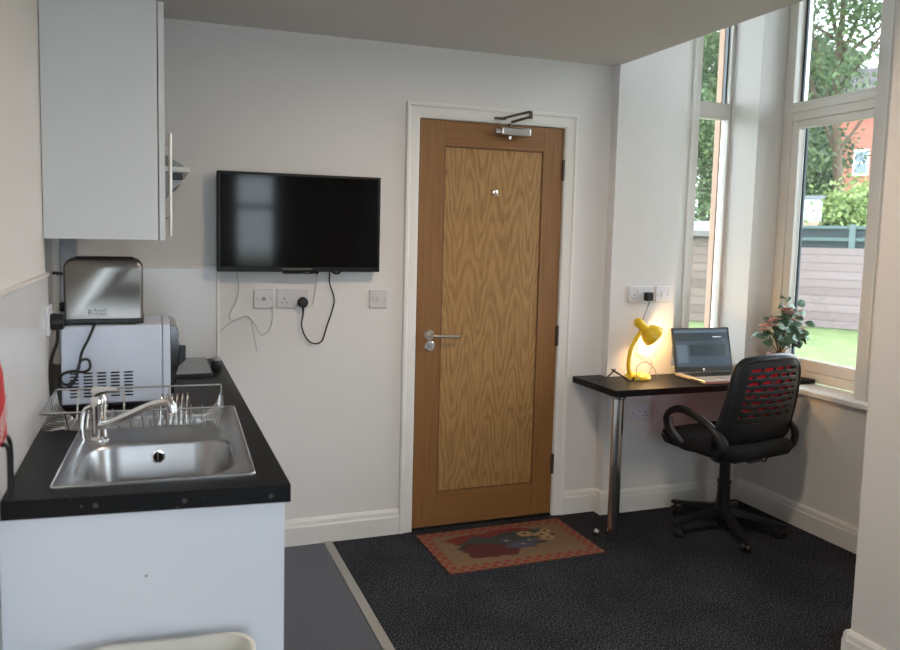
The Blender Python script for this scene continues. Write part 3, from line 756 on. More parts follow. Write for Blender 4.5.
def lettering(body, size, loc, parent, align='LEFT'):
    cu = bpy.data.curves.new('lettering_curve', 'FONT'); cu.body = body; cu.size = size; cu.extrude = .0003; cu.align_x = align; cu.space_line = .8
    tmp = bpy.data.objects.new('tmp', cu); COL.objects.link(tmp)
    bpy.context.view_layer.update()
    me = bpy.data.meshes.new_from_object(tmp.evaluated_get(bpy.context.evaluated_depsgraph_get()))
    bpy.data.objects.remove(tmp)
    o = bpy.data.objects.new('lettering', me); COL.objects.link(o); me.materials.clear(); me.materials.append(M['logo'])
    o.parent = parent; o.location = loc; o.rotation_euler = (PI/2, 0, 0); return o
lettering('Russell\nHobbs', .014, (-.029, -.0826, .041), To)
lettering('R', .024, (-.046, -.0826, .031), To)
for y in (-.07, .07): MB().box(-hx+.02, hx-.02, y-.01, y+.01, 0, .004).build('foot', M['black'], To, smooth=False)
# toaster lead bundled against the microwave side
pts = [(.140, -.862, tz+.006), (.135, -.890, tz-.001), (.118, -.894, 1.108), (.100, -.896, 1.07), (.090, -.897, 1.02), (.078, -.898, .985), (.055, -.898, .972), (.040, -.896, .985), (.045, -.9, 1.005), (.075, -.902, 1.014), (.105, -.899, 1.010), (.122, -.896, 1.022), (.118, -.896, 1.046), (.098, -.897, 1.045), (.088, -.9, 1.020), (.082, -.903, .99), (.066, -.903, .968), (.048, -.899, .962), (.032, -.893, .975)]
pts = [(x-.162, y+.782, z-tz) for x, y, z in pts]
MB().tube(pts, .0042, 8, smooth=6).build('cord', M['black'], To)
# socket on the left wall, seen edge on, with its plug
s = thing('wall_socket', 'white socket plate on the left wall beside the toaster, holding a fat black plug', 'wall socket', (.007, -.905, 1.172))
m = MB().box(0, .010, -.043, .043, -.043, .043); m.build('face_plate', M['sockw'], s, bevel=.002)
Pl = thing('power_plug', 'black plug pushed into the left wall socket behind the microwave', 'plug', (.017, -.905, 1.166))
m = MB().lathe([(.024, 0), (.026, .01), (.022, .036), (0, .038)], (0, 0, 0), (1, 0, 0), 20); m.build('plug_body', M['black'], Pl)
m = MB().tube([(.018, 0, -.02), (.016, .0, -.06), (-.002, .005, -.12), (-.004, .012, -.20), (-.002, .02, -.270)], .005, 8, smooth=5); m.build('lead', M['black'], Pl)

# hob and the small black pot behind
H = thing('hob', 'flat black glass table-top hob on the worktop at the back wall', 'hob', (.36, -.24, WT))
m = MB().box(-.24, .163, -.195, .185, .002, .013); m.build('hob_plate', M['hob'], H, bevel=.002)
m = MB().box(-.24, .164, -.198, -.195, .0, .0125); m.build('front_edge', M['black'], H, smooth=False)
Pt = thing('black_canister', 'small round black canister with a pale lid rim at the back of the hob', 'canister', (.545, -.30, WT))
m = MB().lathe([(.016, 0), (.019, .004), (.020, .030), (.018, .038)]); m.build('body', M['black'], Pt)
m = MB().lathe([(.018, .038), (.021, .040), (.021, .047), (.014, .052), (.005, .052), (0, .054)]); m.build('lid', M['grey_pl'], Pt)

# wall cabinet
C = thing('wall_cabinet', 'white kitchen wall cabinet high on the left wall', 'wall cabinet', (0, -.70, 1.414))
m = MB().box(.002, .324, -.20, .20, 0, .72); m.build('body', M['cab_lam'], C, bevel=.001)
m = MB().box(.327, .345, -.20, .20, -.002, .718); d = m.build('door', M['cab_lam'], C, bevel=.0015)
m = MB().cyl((.370, .165, .012), (.370, .165, .372), .0065, 14)
m.cyl((.345, .165, .075), (.370, .165, .075), .004, 10).cyl((.345, .165, .335), (.370, .165, .335), .004, 10)
m.build('handle', M['nickel'], d)
# hood
Hd = thing('extractor_hood', 'grey extractor hood above the hob, half hidden by the wall cabinet', 'extractor hood', (0, -.245, 1.56))
m = MB().prism([(0, .115), (.424, .115), (.345, .162), (0, .19)], -.24, .24, 'y'); m.build('top_cover', M['hood'], Hd)
m = MB().box(0, .436, -.245, .243, .096, .115); m.build('front_lip', M['hoodlip'], Hd, bevel=.002)
m = MB().prism([(0, .0), (.34, .0), (.405, .055), (.415, .095), (0, .095)], -.235, .235, 'y'); m.build('filter_housing', mat('hood_filter', (.25, .25, .25), .45, .5), Hd)
m = MB().box(.37, .414, -.24, -.20, .068, .092); m.build('control_block', M['black'], Hd, bevel=.003)

# red bag with straps at the left edge
Rb = thing('carrier_bag', 'red printed bag on a black wire stand at the left edge of the worktop', 'bag', (.012, -1.675, WT))
rg = []
for z, a, b in ((.118, .006, .05), (.13, .012, .062), (.20, .0115, .060), (.26, .008, .050), (.285, .003, .03)):
    rg.append([Vector((-.003+math.cos(2*PI*k/20)*a, -.02+math.sin(2*PI*k/20)*b, z)) for k in range(20)])
m = MB().loft(rg); m.build('bag_body', M['red'], Rb)
m = MB()
for i in range(4): m.rbox((.0085, -.02, .155+i*.012), (.002, .09, .0015), Matrix.Rotation(R(25), 3, 'X'))
m.build('printed_lines', M['whitep'], Rb, smooth=False)
m = MB().tube([(.004, .068, .003), (.006, .062, .07), (.006, .045, .110), (.004, .01, .128), (0, -.04, .128)], .0045, 8, smooth=4)
m.tube([(.012, .0, .003), (.012, .002, .07), (.012, -.01, .11), (.008, -.045, .125)], .0045, 8, smooth=4)
m.build('wire_stand', M['black'], Rb)

# cream bin below
Bn = thing('waste_bin', 'cream plastic bin standing against the white end panel', 'bin', (.32, -1.90, 0), R(-5))
n = 8
m = MB().loft([rrect(-.13, .13, -.10, .10, .04, .0, n), rrect(-.15, .15, -.12, .12, .05, .30, n), rrect(-.170, .165, -.150, .150, .055, .563, n), rrect(-.178, .173, -.158, .158, .06, .568, n),
               rrect(-.178, .173, -.158, .158, .06, .580, n), rrect(-.170, .165, -.150, .150, .055, .580, n), rrect(-.160, .155, -.140, .140, .05, .563, n), rrect(-.125, .125, -.095, .095, .04, .01, n)])
m.build('bin_body', M['cream'], Bn, angle=50)

# ------------------------------------------------------------------ doormat
def doormat():
    m = MB(); hx, hy = .388, .212
    m.box(-hx, hx, -hy, hy, 0, .006); 
    m.mi = 1; z = .0062
    b = .052
    m.poly([(-hx+b, -hy+b, z), (hx-b, -hy+b, z), (hx-b, hy-b, z), (-hx+b, hy-b, z)])
    rnd = random.Random(3); zc = [.0064]
    def blob(cx, cy, rx, ry, mi, z, n=22, j=.18, petals=0):
        m.mi = mi; pts = []; zc[0] += .00012; z = zc[0]
        for k in range(n):
            a = 2*PI*k/n; s = 1+rnd.uniform(-j, j)
            if petals: s *= .72+.28*abs(math.cos(petals*a/2))
            pts.append((cx+math.cos(a)*rx*s, cy+math.sin(a)*ry*s, z))
        for k in range(n): m.poly([(cx, cy, z), pts[k], pts[(k+1) % n]])
    blob(-.02, .10, .25, .045, 2, .0064)
    blob(-.16, .085, .10, .05, 2, .0065); blob(.06, .125, .12, .03, 2, .0065)
    blob(-.10, .03, .14, .075, 4, .0067, 26, .25); blob(.10, .06, .16, .06, 4, .0067, 26, .25); blob(.02, -.02, .16, .05, 4, .00675, 26, .25)
    blob(-.13, -.05, .115, .075, 3, .0069, 26, .2); blob(-.05, -.075, .06, .045, 3, .0070, 20, .2); blob(-.19, .0, .05, .04, 3, .0070)
    blob(.0, .025, .035, .028, 5, .0072, 30, .05, 7); blob(.06, -.03, .06, .038, 5, .0072, 30, .05, 8); blob(.11, .0, .045, .03, 5, .0073, 30, .05, 8); blob(-.005, -.035, .035, .025, 5, .0073, 30, .05, 7)
    blob(.125, .075, .045, .035, 6, .0075, 30, .05, 8); blob(.20, .045, .050, .034, 6, .0075, 30, .05, 8); blob(.24, .08, .032, .026, 6, .0075, 30, .05, 8); blob(.21, .0, .04, .025, 6, .0075, 30, .05, 8)
    for cx, cy in ((.125, .075), (.20, .045), (.24, .08), (.21, .0), (.17, .03), (.255, .03)): blob(cx, cy, .011, .009, 3, .0078, 10)
    for cx, cy in ((.0, .025), (.06, -.03), (.11, 0)): blob(cx, cy, .010, .008, 6, .0078, 10)
    o = m.build('doormat', [M['mat_check'], M['mat_tan'], M['mat_red'], M['mat_dred'], M['mat_green'], M['mat_blue'], M['mat_yel']], smooth=False)
    o.location = (1.8875, -.283, .001); o.rotation_euler = (0, 0, R(.6))
    return tag(o, 'tan doormat with red checked border and flower pattern before the oak door', 'doormat')
doormat()
Ds = thing('door_stop', 'small black and white door stop on the carpet beside the mat', 'door stop', (2.345, -.30, 0))
m = MB().lathe([(.016, 0), (.017, .012), (.014, .020), (0, .022)]); m.build('base', M['black'], Ds)
m = MB().lathe([(.010, .0), (.011, .010), (0, .014)], (.004, -.006, .020), (.3, -.4, 1), 16); m.build('cap', M['whitep'], Ds)

# ------------------------------------------------------------------ desk
DK = .733
Dk = thing('desk', 'black desk top fitted along the bay wall on a round chrome leg', 'desk', (2.9, -.2, 0))
m = MB().prism([(2.372-2.9, -.385+.2), (3.597-2.9, -.385+.2), (3.597-2.9, YB-.001+.2), (XB-.001-2.9, YB-.001+.2), (XB-.001-2.9, -.001+.2), (2.372-2.9, -.001+.2)], DK-.032, DK)
m.build('desk_top', M['worktop'], Dk, bevel=.002)
m = MB().lathe([(.028, .012), (.028, .690)], (2.408-2.9, -.355+.2, 0)); m.build('leg', M['chrome'], Dk)
m = MB().lathe([(.031, 0), (.031, .012)], (2.408-2.9, -.355+.2, 0)); m.build('foot', M['black'], Dk)
m = MB().lathe([(.034, .690), (.036, .696), (.036, DK-.032)], (2.408-2.9, -.355+.2, 0)); m.build('leg_bracket', M['chrome'], Dk)

# ------------------------------------------------------------------ lamp
Lp = thing('desk_lamp', 'yellow bendy desk lamp, lit, on the left of the desk', 'desk lamp', (2.672, -.140, DK))
m = MB().lathe([(.064, 0), (.067, .004), (.066, .014), (.060, .022), (.045, .027), (0, .030)], seg=40); m.build('base', M['yellow'], Lp)
m = MB().tube([(-.044, .0, .02), (-.058, .0, .05), (-.060, 0, .10), (-.050, 0, .155), (-.028, 0, .20), (-.008, 0, .228), (.008, 0, .243)], .0105, 14, smooth=6); m.build('neck', M['yellow'], Lp)
ax = Vector((.72, -.15, -.62)).normalized(); c0 = Vector((-.004, .0, .286))
m = MB().lathe([(.0, -.030), (.014, -.028), (.022, -.018), (.025, -.004), (.024, .035), (.025, .045), (.036, .053), (.049, .068), (.056, .085), (.060, .106), (.0575, .106), (.0535, .086), (.045, .070), (.031, .056), (.021, .049), (0, .047)], c0, ax, 36)
m.build('lamp_shade', M['yellow'], Lp, angle=60)
m = MB().lathe([(.012, .048), (.013, .07), (.019, .078), (.022, .088), (.018, .099), (.009, .105), (0, .106)], c0, ax, 20); m.build('bulb', M['bulb'], Lp)
m = MB().box(.018, .032, -.03, -.02, .021, .027); m.build('switch', M['yellow'], Lp, bevel=.002)
# lamp lead and its plug
Pg = thing('lamp_lead', 'grey lamp lead hanging from a square black plug behind the yellow lamp', 'power cable', (2.756, YB-.009, 1.155))
m = MB().box(-.020, .020, -.034, 0, -.026, .020); m.build('plug', M['black'], Pg, bevel=.006, seg=3)
ox, oy, oz = Pg.location
m = MB().tube([(a-ox, b-oy, c-oz) for a, b, c in ((2.762, -.088, 1.126), (2.757, -.085, 1.105), (2.735, -.078, 1.04), (2.715, -.072, .96), (2.712, -.07, .90), (2.725, -.07, .85), (2.775, -.072, .825), (2.80, -.08, .80), (2.79, -.09, .76), (2.765, -.095, DK+.003))], [.006]+[.0026]*9, 8, smooth=6)
m.build('lead', M['grey_pl'], Pg)
tag(MB().tube([(2.628, -.222, DK+.003), (2.606, -.218, .77), (2.612, -.216, .815), (2.655, -.214, .832), (2.70, -.214, .812), (2.728, -.214, .77), (2.735, -.214, DK+.003)], .0022, 8, smooth=6).build('thin_cable', M['grey_pl']), 'thin grey cable arching over the base of the yellow lamp', 'cable')
Ch = thing('crossed_cables', 'crossed black cable ends lying on the desk left of the yellow lamp', 'cable', (2.53, -.135, DK+.004))
m = MB().tube([(-.10, -.02, .0), (-.05, -.01, .010), (.0, .01, .034), (.022, .02, .045)], .0038, 8, smooth=4); m.build('cable_end', M['black'], Ch)
m = MB().tube([(-.015, .0, .05), (.02, -.02, .026), (.05, -.05, .003), (.07, -.052, .0), (.088, -.05, .012)], .0048, 8, smooth=4); m.build('cable_end', M['black'], Ch)

# ------------------------------------------------------------------ laptop
Lt = thing('laptop', 'open laptop with a dark screen on the desk in front of the chair', 'laptop', (3.088, -.256, DK), R(-3))
m = MB().box(-.18, .18, -.122, .122, .003, .019); m.build('base', M['silver'], Lt, bevel=.004, seg=3)
m = MB().box(-.155, .155, -.005, .098, .0188, .0198)
m.build('keyboard', M['key'], Lt, smooth=False)
m = MB().box(-.05, .05, -.105, -.025, .0188, .0194); m.build('touchpad', M['grey_pl'], Lt, smooth=False)
m = MB()
for x, z in ((.165, .01), (.165, -.03)): pass
m.box(-.1815, -.1795, -.09, -.01, .008, .014); m.build('side_ports', M['hole'], Lt, smooth=False)
LD = bpy.data.objects.new('lid', None)
tilt = Matrix.Rotation(R(-14), 3, 'X')
def lidbox(name, x0, x1, z0, z1, mt, t0=-.004, t1=.004, bev=0, parent=None):
    m = MB().rbox(tilt @ Vector(((x0+x1)/2, (t0+t1)/2, (z0+z1)/2))+Vector((0, .118, .018)), (x1-x0, t1-t0, z1-z0), tilt)
    return m.build(name, mt, parent or Lt, bevel=bev)
lid = lidbox('screen_lid', -.18, .18, 0, .236, M['black'], bev=.003)
bpy.data.objects.remove(LD)
lidbox('display', -.168, .168, .028, .226, M['lapscreen'], -.0046, -.0038, parent=lid)
lidbox('browser_header', -.166, .166, .209, .224, M['lap_l'], -.0050, -.0044, parent=lid)
lidbox('page_banner', -.166, .166, .165, .210, M['lap_d'], -.0050, -.0044, parent=lid)
lidbox('page_panel', -.080, .150, .085, .145, M['lap_d'], -.0050, -.0044, parent=lid)
lidbox('page_text', .07, .125, .184, .188, M['lap_w'], -.0054, -.0048, parent=lid)
lidbox('page_sidebar', -.160, -.095, .05, .145, M['lap_l'], -.0050, -.0044, parent=lid)
m = MB().lathe([(.0065, 0), (.0065, .0012)], tilt @ Vector((-.005, -.004, .013))+Vector((0, .118, .018)), tilt @ Vector((0, -1, 0)), 20); m.build('badge', mat('pale_badge', (.7, .72, .74), .3), Lt)

# ------------------------------------------------------------------ potted flowers
Pp = thing('potted_flowers', 'pot of pink artificial roses with green leaves on the windowsill end of the desk', 'potted plant', (3.515, -.215, DK))
m = MB().lathe([(.040, 0), (.042, .004), (.052, .085), (.060, .088), (.062, .112), (.055, .114), (.052, .100), (.0, .098)], seg=36); m.build('pot', M['pot'], Pp)
m = MB().lathe([(.051, .096), (.051, .103), (0, .108)], seg=24); m.build('soil', M['soil'], Pp)
rnd = random.Random(11)
def leaf_poly(m, c, d, nrm, ln, wd):
    d = d.normalized(); sd = d.cross(nrm).normalized(); nn = sd.cross(d).normalized()
    prof = [(0, .0), (.15, .55), (.4, 1), (.7, .9), (.9, .5), (1, 0)]
    L_, R_, C_ = [], [], []
    for t, w_ in prof:
        p = c+d*(ln*t)-nn*(ln*.25*t*t)
        L_.append(m.bm.verts.new(p+sd*wd*w_*.5+nn*wd*.14*w_)); R_.append(m.bm.verts.new(p-sd*wd*w_*.5+nn*wd*.14*w_)); C_.append(m.bm.verts.new(p))
    for i in range(5):
        m._f([C_[i], C_[i+1], L_[i+1], L_[i]]); m._f([C_[i], R_[i], R_[i+1], C_[i+1]])
ends = [(-.115, .02, .215), (-.085, .0, .24), (-.06, .03, .29), (-.005, .0, .34), (.02, .02, .40), (.045, -.02, .37), (.075, .0, .33), (.09, -.03, .28), (.06, -.04, .23), (.03, -.05, .20), (.1, -.05, .19), (-.02, -.03, .25), (.05, .03, .28)]
ms = MB(); ml = MB()
for e in ends:
    e = Vector((e[0]*1.22+.016, e[1]-.01, e[2]*1.03)); mid = Vector((e.x*.35, e.y*.4, .10+(e.z-.1)*.55))
    ms.tube([(0, 0, .1), mid, e], [.0028, .002, .0012], 6, smooth=4)
    for k in range(8):
        t = .45+.55*k/7
        p = mid.lerp(e, (t-.45)/.55) if t > .45 else mid
        a = rnd.uniform(0, 2*PI); d = Vector((math.cos(a), math.sin(a)*.8, rnd.uniform(-.15, .5)))
        leaf_poly(ml, p, d, Vector((rnd.uniform(-.5, .3), rnd.uniform(-1.6, -.5), .5)), rnd.uniform(.042, .062), rnd.uniform(.034, .046))
ms.build('stems', M['stem'], Pp)
ml.build('leaves', M['leaf'], Pp, angle=80)
def rose(c, r, mt):
    m = MB(); c = Vector(c)
    for ring, (n_, rr_, op) in enumerate(((6, 1.0, .9), (5, .75, .55), (4, .45, .25))):
        for k in range(n_):
            a = 2*PI*k/n_+ring*.5+rnd.uniform(-.2, .2); d = Vector((math.cos(a)*op, math.sin(a)*op, 1-op*.6))
            leaf_poly(m, c, d, Vector((-d.x*.4, -d.y*.4, 1)), r*rr_*rnd.uniform(.85, 1.1), r*1.05*rr_)
    return m.build('flower', mt, Pp, angle=80)
for c, r, k in (((-.095, -.01, .262), .034, 0), ((-.072, .0, .285), .032, 0), ((-.06, -.02, .30), .026, 0), ((-.11, .0, .238), .028, 0), ((-.125, -.01, .262), .026, 0), ((.012, -.03, .352), .030, 0), ((.03, -.035, .335), .028, 1), ((-.06, -.03, .268), .026, 1), ((-.002, -.02, .345), .036, 0), ((.02, -.02, .33), .036, 1), ((.045, -.02, .32), .032, 1), ((.0, -.02, .375), .022, 1), ((.035, -.04, .295), .026, 0), ((.085, -.03, .315), .024, 1), ((.10, -.03, .345), .018, 0), ((.095, -.05, .25), .022, 0)):
    rose(c, r*1.25, M['petalw'] if k else M['petal'])

# ------------------------------------------------------------------ office chair
Oc = thing('office_chair', 'black swivel office chair with a slotted backrest showing red mesh', 'office chair', (2.998, -.43, 0), R(9))
# star base with castors
for i in range(5):
    a = R(106-9+72*i); d = Vector((math.cos(a), math.sin(a), 0)); s_ = Vector((-d.y, d.x, 0))
    m = MB(); rg = []
    for t, w_, z0, z1 in ((.0, .026, .084, .132), (.08, .021, .086, .122), (.18, .017, .070, .096), (.27, .014, .056, .078), (.292, .010, .056, .072)):
        rg.append([d*t+s_*w_+Vector((0, 0, z0)), d*t+s_*w_*.8+Vector((0, 0, z1)), d*t-s_*w_*.8+Vector((0, 0, z1)), d*t-s_*w_+Vector((0, 0, z0))])
    m.loft(rg); m.build('base_leg', M['chair_pl'], Oc, bevel=.004)
    m = MB(); p = d*.272; w_ = Vector((math.cos(a+.9), math.sin(a+.9), 0)); pc = p+Vector((-w_.y, w_.x, 0))*.012+Vector((0, 0, .025))
    for sgn in (-1, 1): m.lathe([(.010, 0), (.023, .002), (.025, .008), (.023, .016), (.012, .019)], pc+w_*(.004 if sgn > 0 else -.004), w_*sgn, 20)
    m.cyl(p+Vector((0, 0, .03)), p+Vector((0, 0, .060)), .007, 10)
    m.build('castor', M['black'], Oc)
m = MB().lathe([(.040, .060), (.042, .118), (.034, .126), (.030, .20), (.030, .245), (.034, .25), (.034, .262), (.026, .265), (.026, .40)], seg=28); m.build('gas_column', M['chair_pl'], Oc)
m = MB().box(-.09, .09, -.12, .10, .385, .425); m.build('tilt_mechanism', M['black'], Oc, bevel=.008)
m = MB().tube([(.06, -.02, .405), (.13, -.06, .395), (.155, -.075, .392), (.158, -.078, .365), (.175, -.09, .36), (.185, -.095, .378)], .0045, 8, smooth=3); m.build('tilt_lever', M['black'], Oc)
m = MB()
m.loft([rrect(-.20, .20, -.19, .20, .07, .420, 8), rrect(-.235, .235, -.22, .235, .09, .435, 8), rrect(-.245, .245, -.23, .245, .09, .462, 8), rrect(-.238, .238, -.222, .238, .085, .488, 8), rrect(-.20, .20, -.19, .20, .07, .500, 8), rrect(-.08, .08, -.08, .08, .04, .492, 8)])
m.build('seat', M['fabric'], Oc, angle=60)
# backrest
def bk(u, v, off=0):
    w_ = .262-.048*v
    if v > .80: w_ *= 1-.20*((v-.80)/.20)**2.6
    if v < .12: w_ *= 1-.10*((.12-v)/.12)**2
    z = .485+.44*v-(.022*abs(u)**2.5*(v > .5)*(v-.5)*2)
    y = -.155-.085*v+.045*math.sin(PI*min(1, v*1.0))*-.4+.040*u*u-off
    return Vector((u*w_, y, z))
nu, nv = 90, 110
def back_grid(keep, off, name, mt, thick):
    bm = bmesh.new(); V = {}
    for i in range(nu+1):
        for j in range(nv+1): V[i, j] = bm.verts.new(bk(-1+2*i/nu, j/nv, off))
    for i in range(nu):
        for j in range(nv):
            if keep(-1+2*(i+.5)/nu, (j+.5)/nv): bm.faces.new([V[i, j], V[i+1, j], V[i+1, j+1], V[i, j+1]])
    loose = [v for v in bm.verts if not v.link_faces]; bmesh.ops.delete(bm, geom=loose, context='VERTS')
    bmesh.ops.recalc_face_normals(bm, faces=bm.faces)
    me = bpy.data.meshes.new(name); bm.to_mesh(me); bm.free(); me.materials.append(mt)
    for p in me.polygons: p.use_smooth = True
    o = bpy.data.objects.new(name, me); COL.objects.link(o); o.parent = Oc
    md = o.modifiers.new('solid', 'SOLIDIFY'); md.thickness = thick; md.offset = 0
    return o
def keep_shell(u, v):
    if v < .24 or v > .90 or abs(u) > .74: return True
    row = (v-.24)/.0733; r_ = int(row); fr = row-r_
    half = .11+.018*r_
    if not (.5-half < fr < .5+half): return True
    col = (u+.74+(.17 if r_ % 2 else 0))/.34; fc = col-math.floor(col)
    k = abs(fr-.5)/half
    lim = .455*math.sqrt(max(0, 1-.8*k*k))
    if abs(fc-.5) < lim: return False
    return True
back_grid(keep_shell, .012, 'backrest_shell', M['chair_pl'], .010)
back_grid(lambda u, v: abs(u) < .86 and .10 < v < .94, -.006, 'backrest_mesh', M['red_fab'], .001)
# raised rim round the shell
pts = [bk(-1, v/16, .006) for v in range(1, 16)]
pts += [bk(u, .985, .006) for u in (-.97, -.85, -.6, -.3, 0, .3, .6, .85, .97)] + [bk(1, v/16, .006) for v in range(15, 0, -1)] + [bk(u, .01, .006) for u in (.9, .5, 0, -.5, -.9)]
m = MB().tube(pts, .0145, 10, smooth=2, closed=True, sx=1.3); m.build('backrest_rim', M['chair_pl'], Oc)
m = MB().box(-.05, .05, -.175, -.06, .398, .418).prism([(-.05, .40), (.05, .40), (.05, .50), (-.05, .50)], -.175, -.16, 'y')
m.build('back_bracket', M['chair_grey'], Oc, bevel=.006)
# arms
for sgn in (-1, 1):
    X = lambda x: x*sgn
    m = MB().tube([(X(.20), -.10, .425), (X(.245), -.165, .445), (X(.258), -.185, .51), (X(.266), -.15, .56), (X(.272), -.07, .610), (X(.272), .03, .635), (X(.272), .095, .625), (X(.272), .140, .585), (X(.270), .135, .525), (X(.258), .095, .470), (X(.235), .06, .440), (X(.18), .03, .425)],
                   [.014, .018, .018, .014, .013, .0135, .014, .0135, .012, .011, .011, .011], 12, smooth=5, sx=1.5)
    m.build('armrest', M['chair_pl'], Oc)
    m = MB().tube([(X(.262), .118, .580), (X(.258), .116, .525), (X(.244), .075, .475), (X(.220), .040, .448)], [.006, .009, .009, .006], 10, smooth=5, sx=1.6)
    m.build('arm_inlay', M['chair_grey'], Oc)

# ------------------------------------------------------------------ ceiling lamps (above, out of frame)
def ceiling_lamp(x, y, label):
    c = thing('ceiling_lamp', label, 'ceiling lamp', (x, y, CEIL))
    m = MB().lathe([(.14, 0), (.14, -.03), (.13, -.035)], cap1=False); m.build('ring', M['gloss'], c)
    m = MB().lathe([(.13, -.030), (.12, -.055), (.08, -.07), (0, -.075)]); m.build('diffuser', M['lampglow'], c)
    L_ = bpy.data.lights.new('ceiling_bulb', 'AREA'); L_.shape = 'DISK'; L_.size = .24; L_.energy = LAMP_W; L_.color = (1, .78, .58)
    lo = bpy.data.objects.new('ceiling_bulb', L_); COL.objects.link(lo); lo.parent = c; lo.location = (0, 0, -.08)
    return c
LAMP_W = 9
ceiling_lamp(1.55, -1.45, 'round ceiling lamp over the middle of the room')
# desk lamp bulb light
L_ = bpy.data.lights.new('desk_bulb', 'POINT'); L_.energy = 1.5; L_.color = (1, .66, .30); L_.shadow_soft_size = .02
lo = bpy.data.objects.new('desk_bulb', L_); COL.objects.link(lo); lo.parent = Lp; lo.location = c0+ax*.122

# ------------------------------------------------------------------ outside
CX, CY = .3, -3.33
def polar(az, d): a = R(az); return (CX+d*math.sin(a), CY+d*math.cos(a))
GZ = -.15
gr = MB()
gr.box(3.96, 80, -40, 80, GZ-.3, GZ); gr.box(-40, 3.96, .36, 80, GZ-.3, GZ)
tag(gr.build('lawn', M['grass'], smooth=False), 'bright green lawn outside the bay windows', 'lawn', kind='stuff')
struct(MB().box(-40, 80, -60, -40, GZ-.3, GZ).build('ground_far', M['concrete'], smooth=False))
def facing(az, d, z=GZ):
    """position at a bearing and the z rotation whose local +y points away from the house"""
    x, y = polar(az, d); return (x, y, z), -R(az)
# weathered timber fence seen through the large window
loc, rz = facing(52, 16.1)
Fn = thing('garden_fence', 'long weathered timber fence of horizontal boards across the lawn', 'fence', loc, rz)
m = MB().box(-2.0, 7, -.02, .02, .02, 1.52); m.build('board_panel', M['fence'], Fn, smooth=False)
for i in range(5):
    m = MB().box(-1.95+i*1.95-.05, -1.95+i*1.95+.05, .02, .12, 0, 1.56); m.build('post', M['fence'], Fn)
loc, rz = facing(53, 19)
Fg = thing('green_fence', 'dark green fence panels rising behind the timber fence', 'fence', loc, rz)
m = MB().box(-3.4, 7, -.02, .02, 0, 1.98); m.build('panel', M['greenf'], Fg, smooth=False)
m = MB().box(-3.4, 7, -.06, -.02, 1.66, 1.74).box(-3.4, 7, -.06, -.02, 1.93, 2.0); m.build('rail', mat('green_rail', (.055, .09, .085), .7), Fg)
for i in range(5):
    m = MB().box(-2.9+i*1.83-.06, -2.9+i*1.83+.06, -.08, -.02, 0, 2.03); m.build('post', mat('green_post', (.07, .105, .10), .7), Fg)
# brown shed through the narrow window
loc, rz = facing(40.6, 15.9)
Sd = thing('garden_shed', 'brown boarded garden shed seen through the narrow window', 'shed', loc, rz)
m = MB().box(-2.2, .8, 0, 2.2, 0, 1.74); m.build('walls', M['shedw'], Sd, smooth=False)
m = MB().prism([(-.12, 1.72), (2.3, 2.0), (2.3, 2.06), (-.12, 1.80)], -2.3, .9, 'x'); m.build('roof', M['felt'], Sd, smooth=False)
m = MB().box(-2.3, .9, -.14, -.12, 1.70, 1.81); m.build('fascia', mat('grey_fascia', (.10, .095, .09), .7), Sd, smooth=False)
loc, rz = facing(47.0, 20.3)
Ws = thing('white_shed', 'small white boarded shed beyond the green fence', 'shed', loc, rz)
m = MB().box(-.7, .33, 0, .6, 0, 2.68); m.build('walls', M['whiteshed'], Ws, smooth=False)
m = MB().box(-.75, .38, -.05, .65, 2.66, 2.73); m.build('roof', M['felt'], Ws, smooth=False)
m = MB().box(-.72, .36, -.03, 0, 0, 2.12); m.build('lower_cladding', M['brick_out'], Ws, smooth=False)
# red brick house
loc, rz = facing(52.2, 46)
Hs = thing('brick_house', 'red brick house with white windows among the trees', 'house', loc, rz)
m = MB().box(-2.9, 9, 0, 8, 0, 8.6); m.build('walls', M['brick'], Hs, smooth=False)
m = MB().prism([(-.4, 8.5), (4, 11.5), (8.4, 8.5)], -3.3, 9.4, 'x'); m.build('roof', M['slate'], Hs, smooth=False)
for x in (-1.80, .55, 3, 5.5):
    for z in (1.6, 5.2):
        m = MB().box(x-.36, x+.36, -.06, .05, z, z+1.35); wf = m.build('window_frame', M['whitep'], Hs, smooth=False)
        m = MB().box(x-.27, x+.27, -.08, -.05, z+.1, z+.62).box(x-.27, x+.27, -.08, -.05, z+.70, z+1.25)
        m.build('window_glass', M['hglass'], wf, smooth=False)

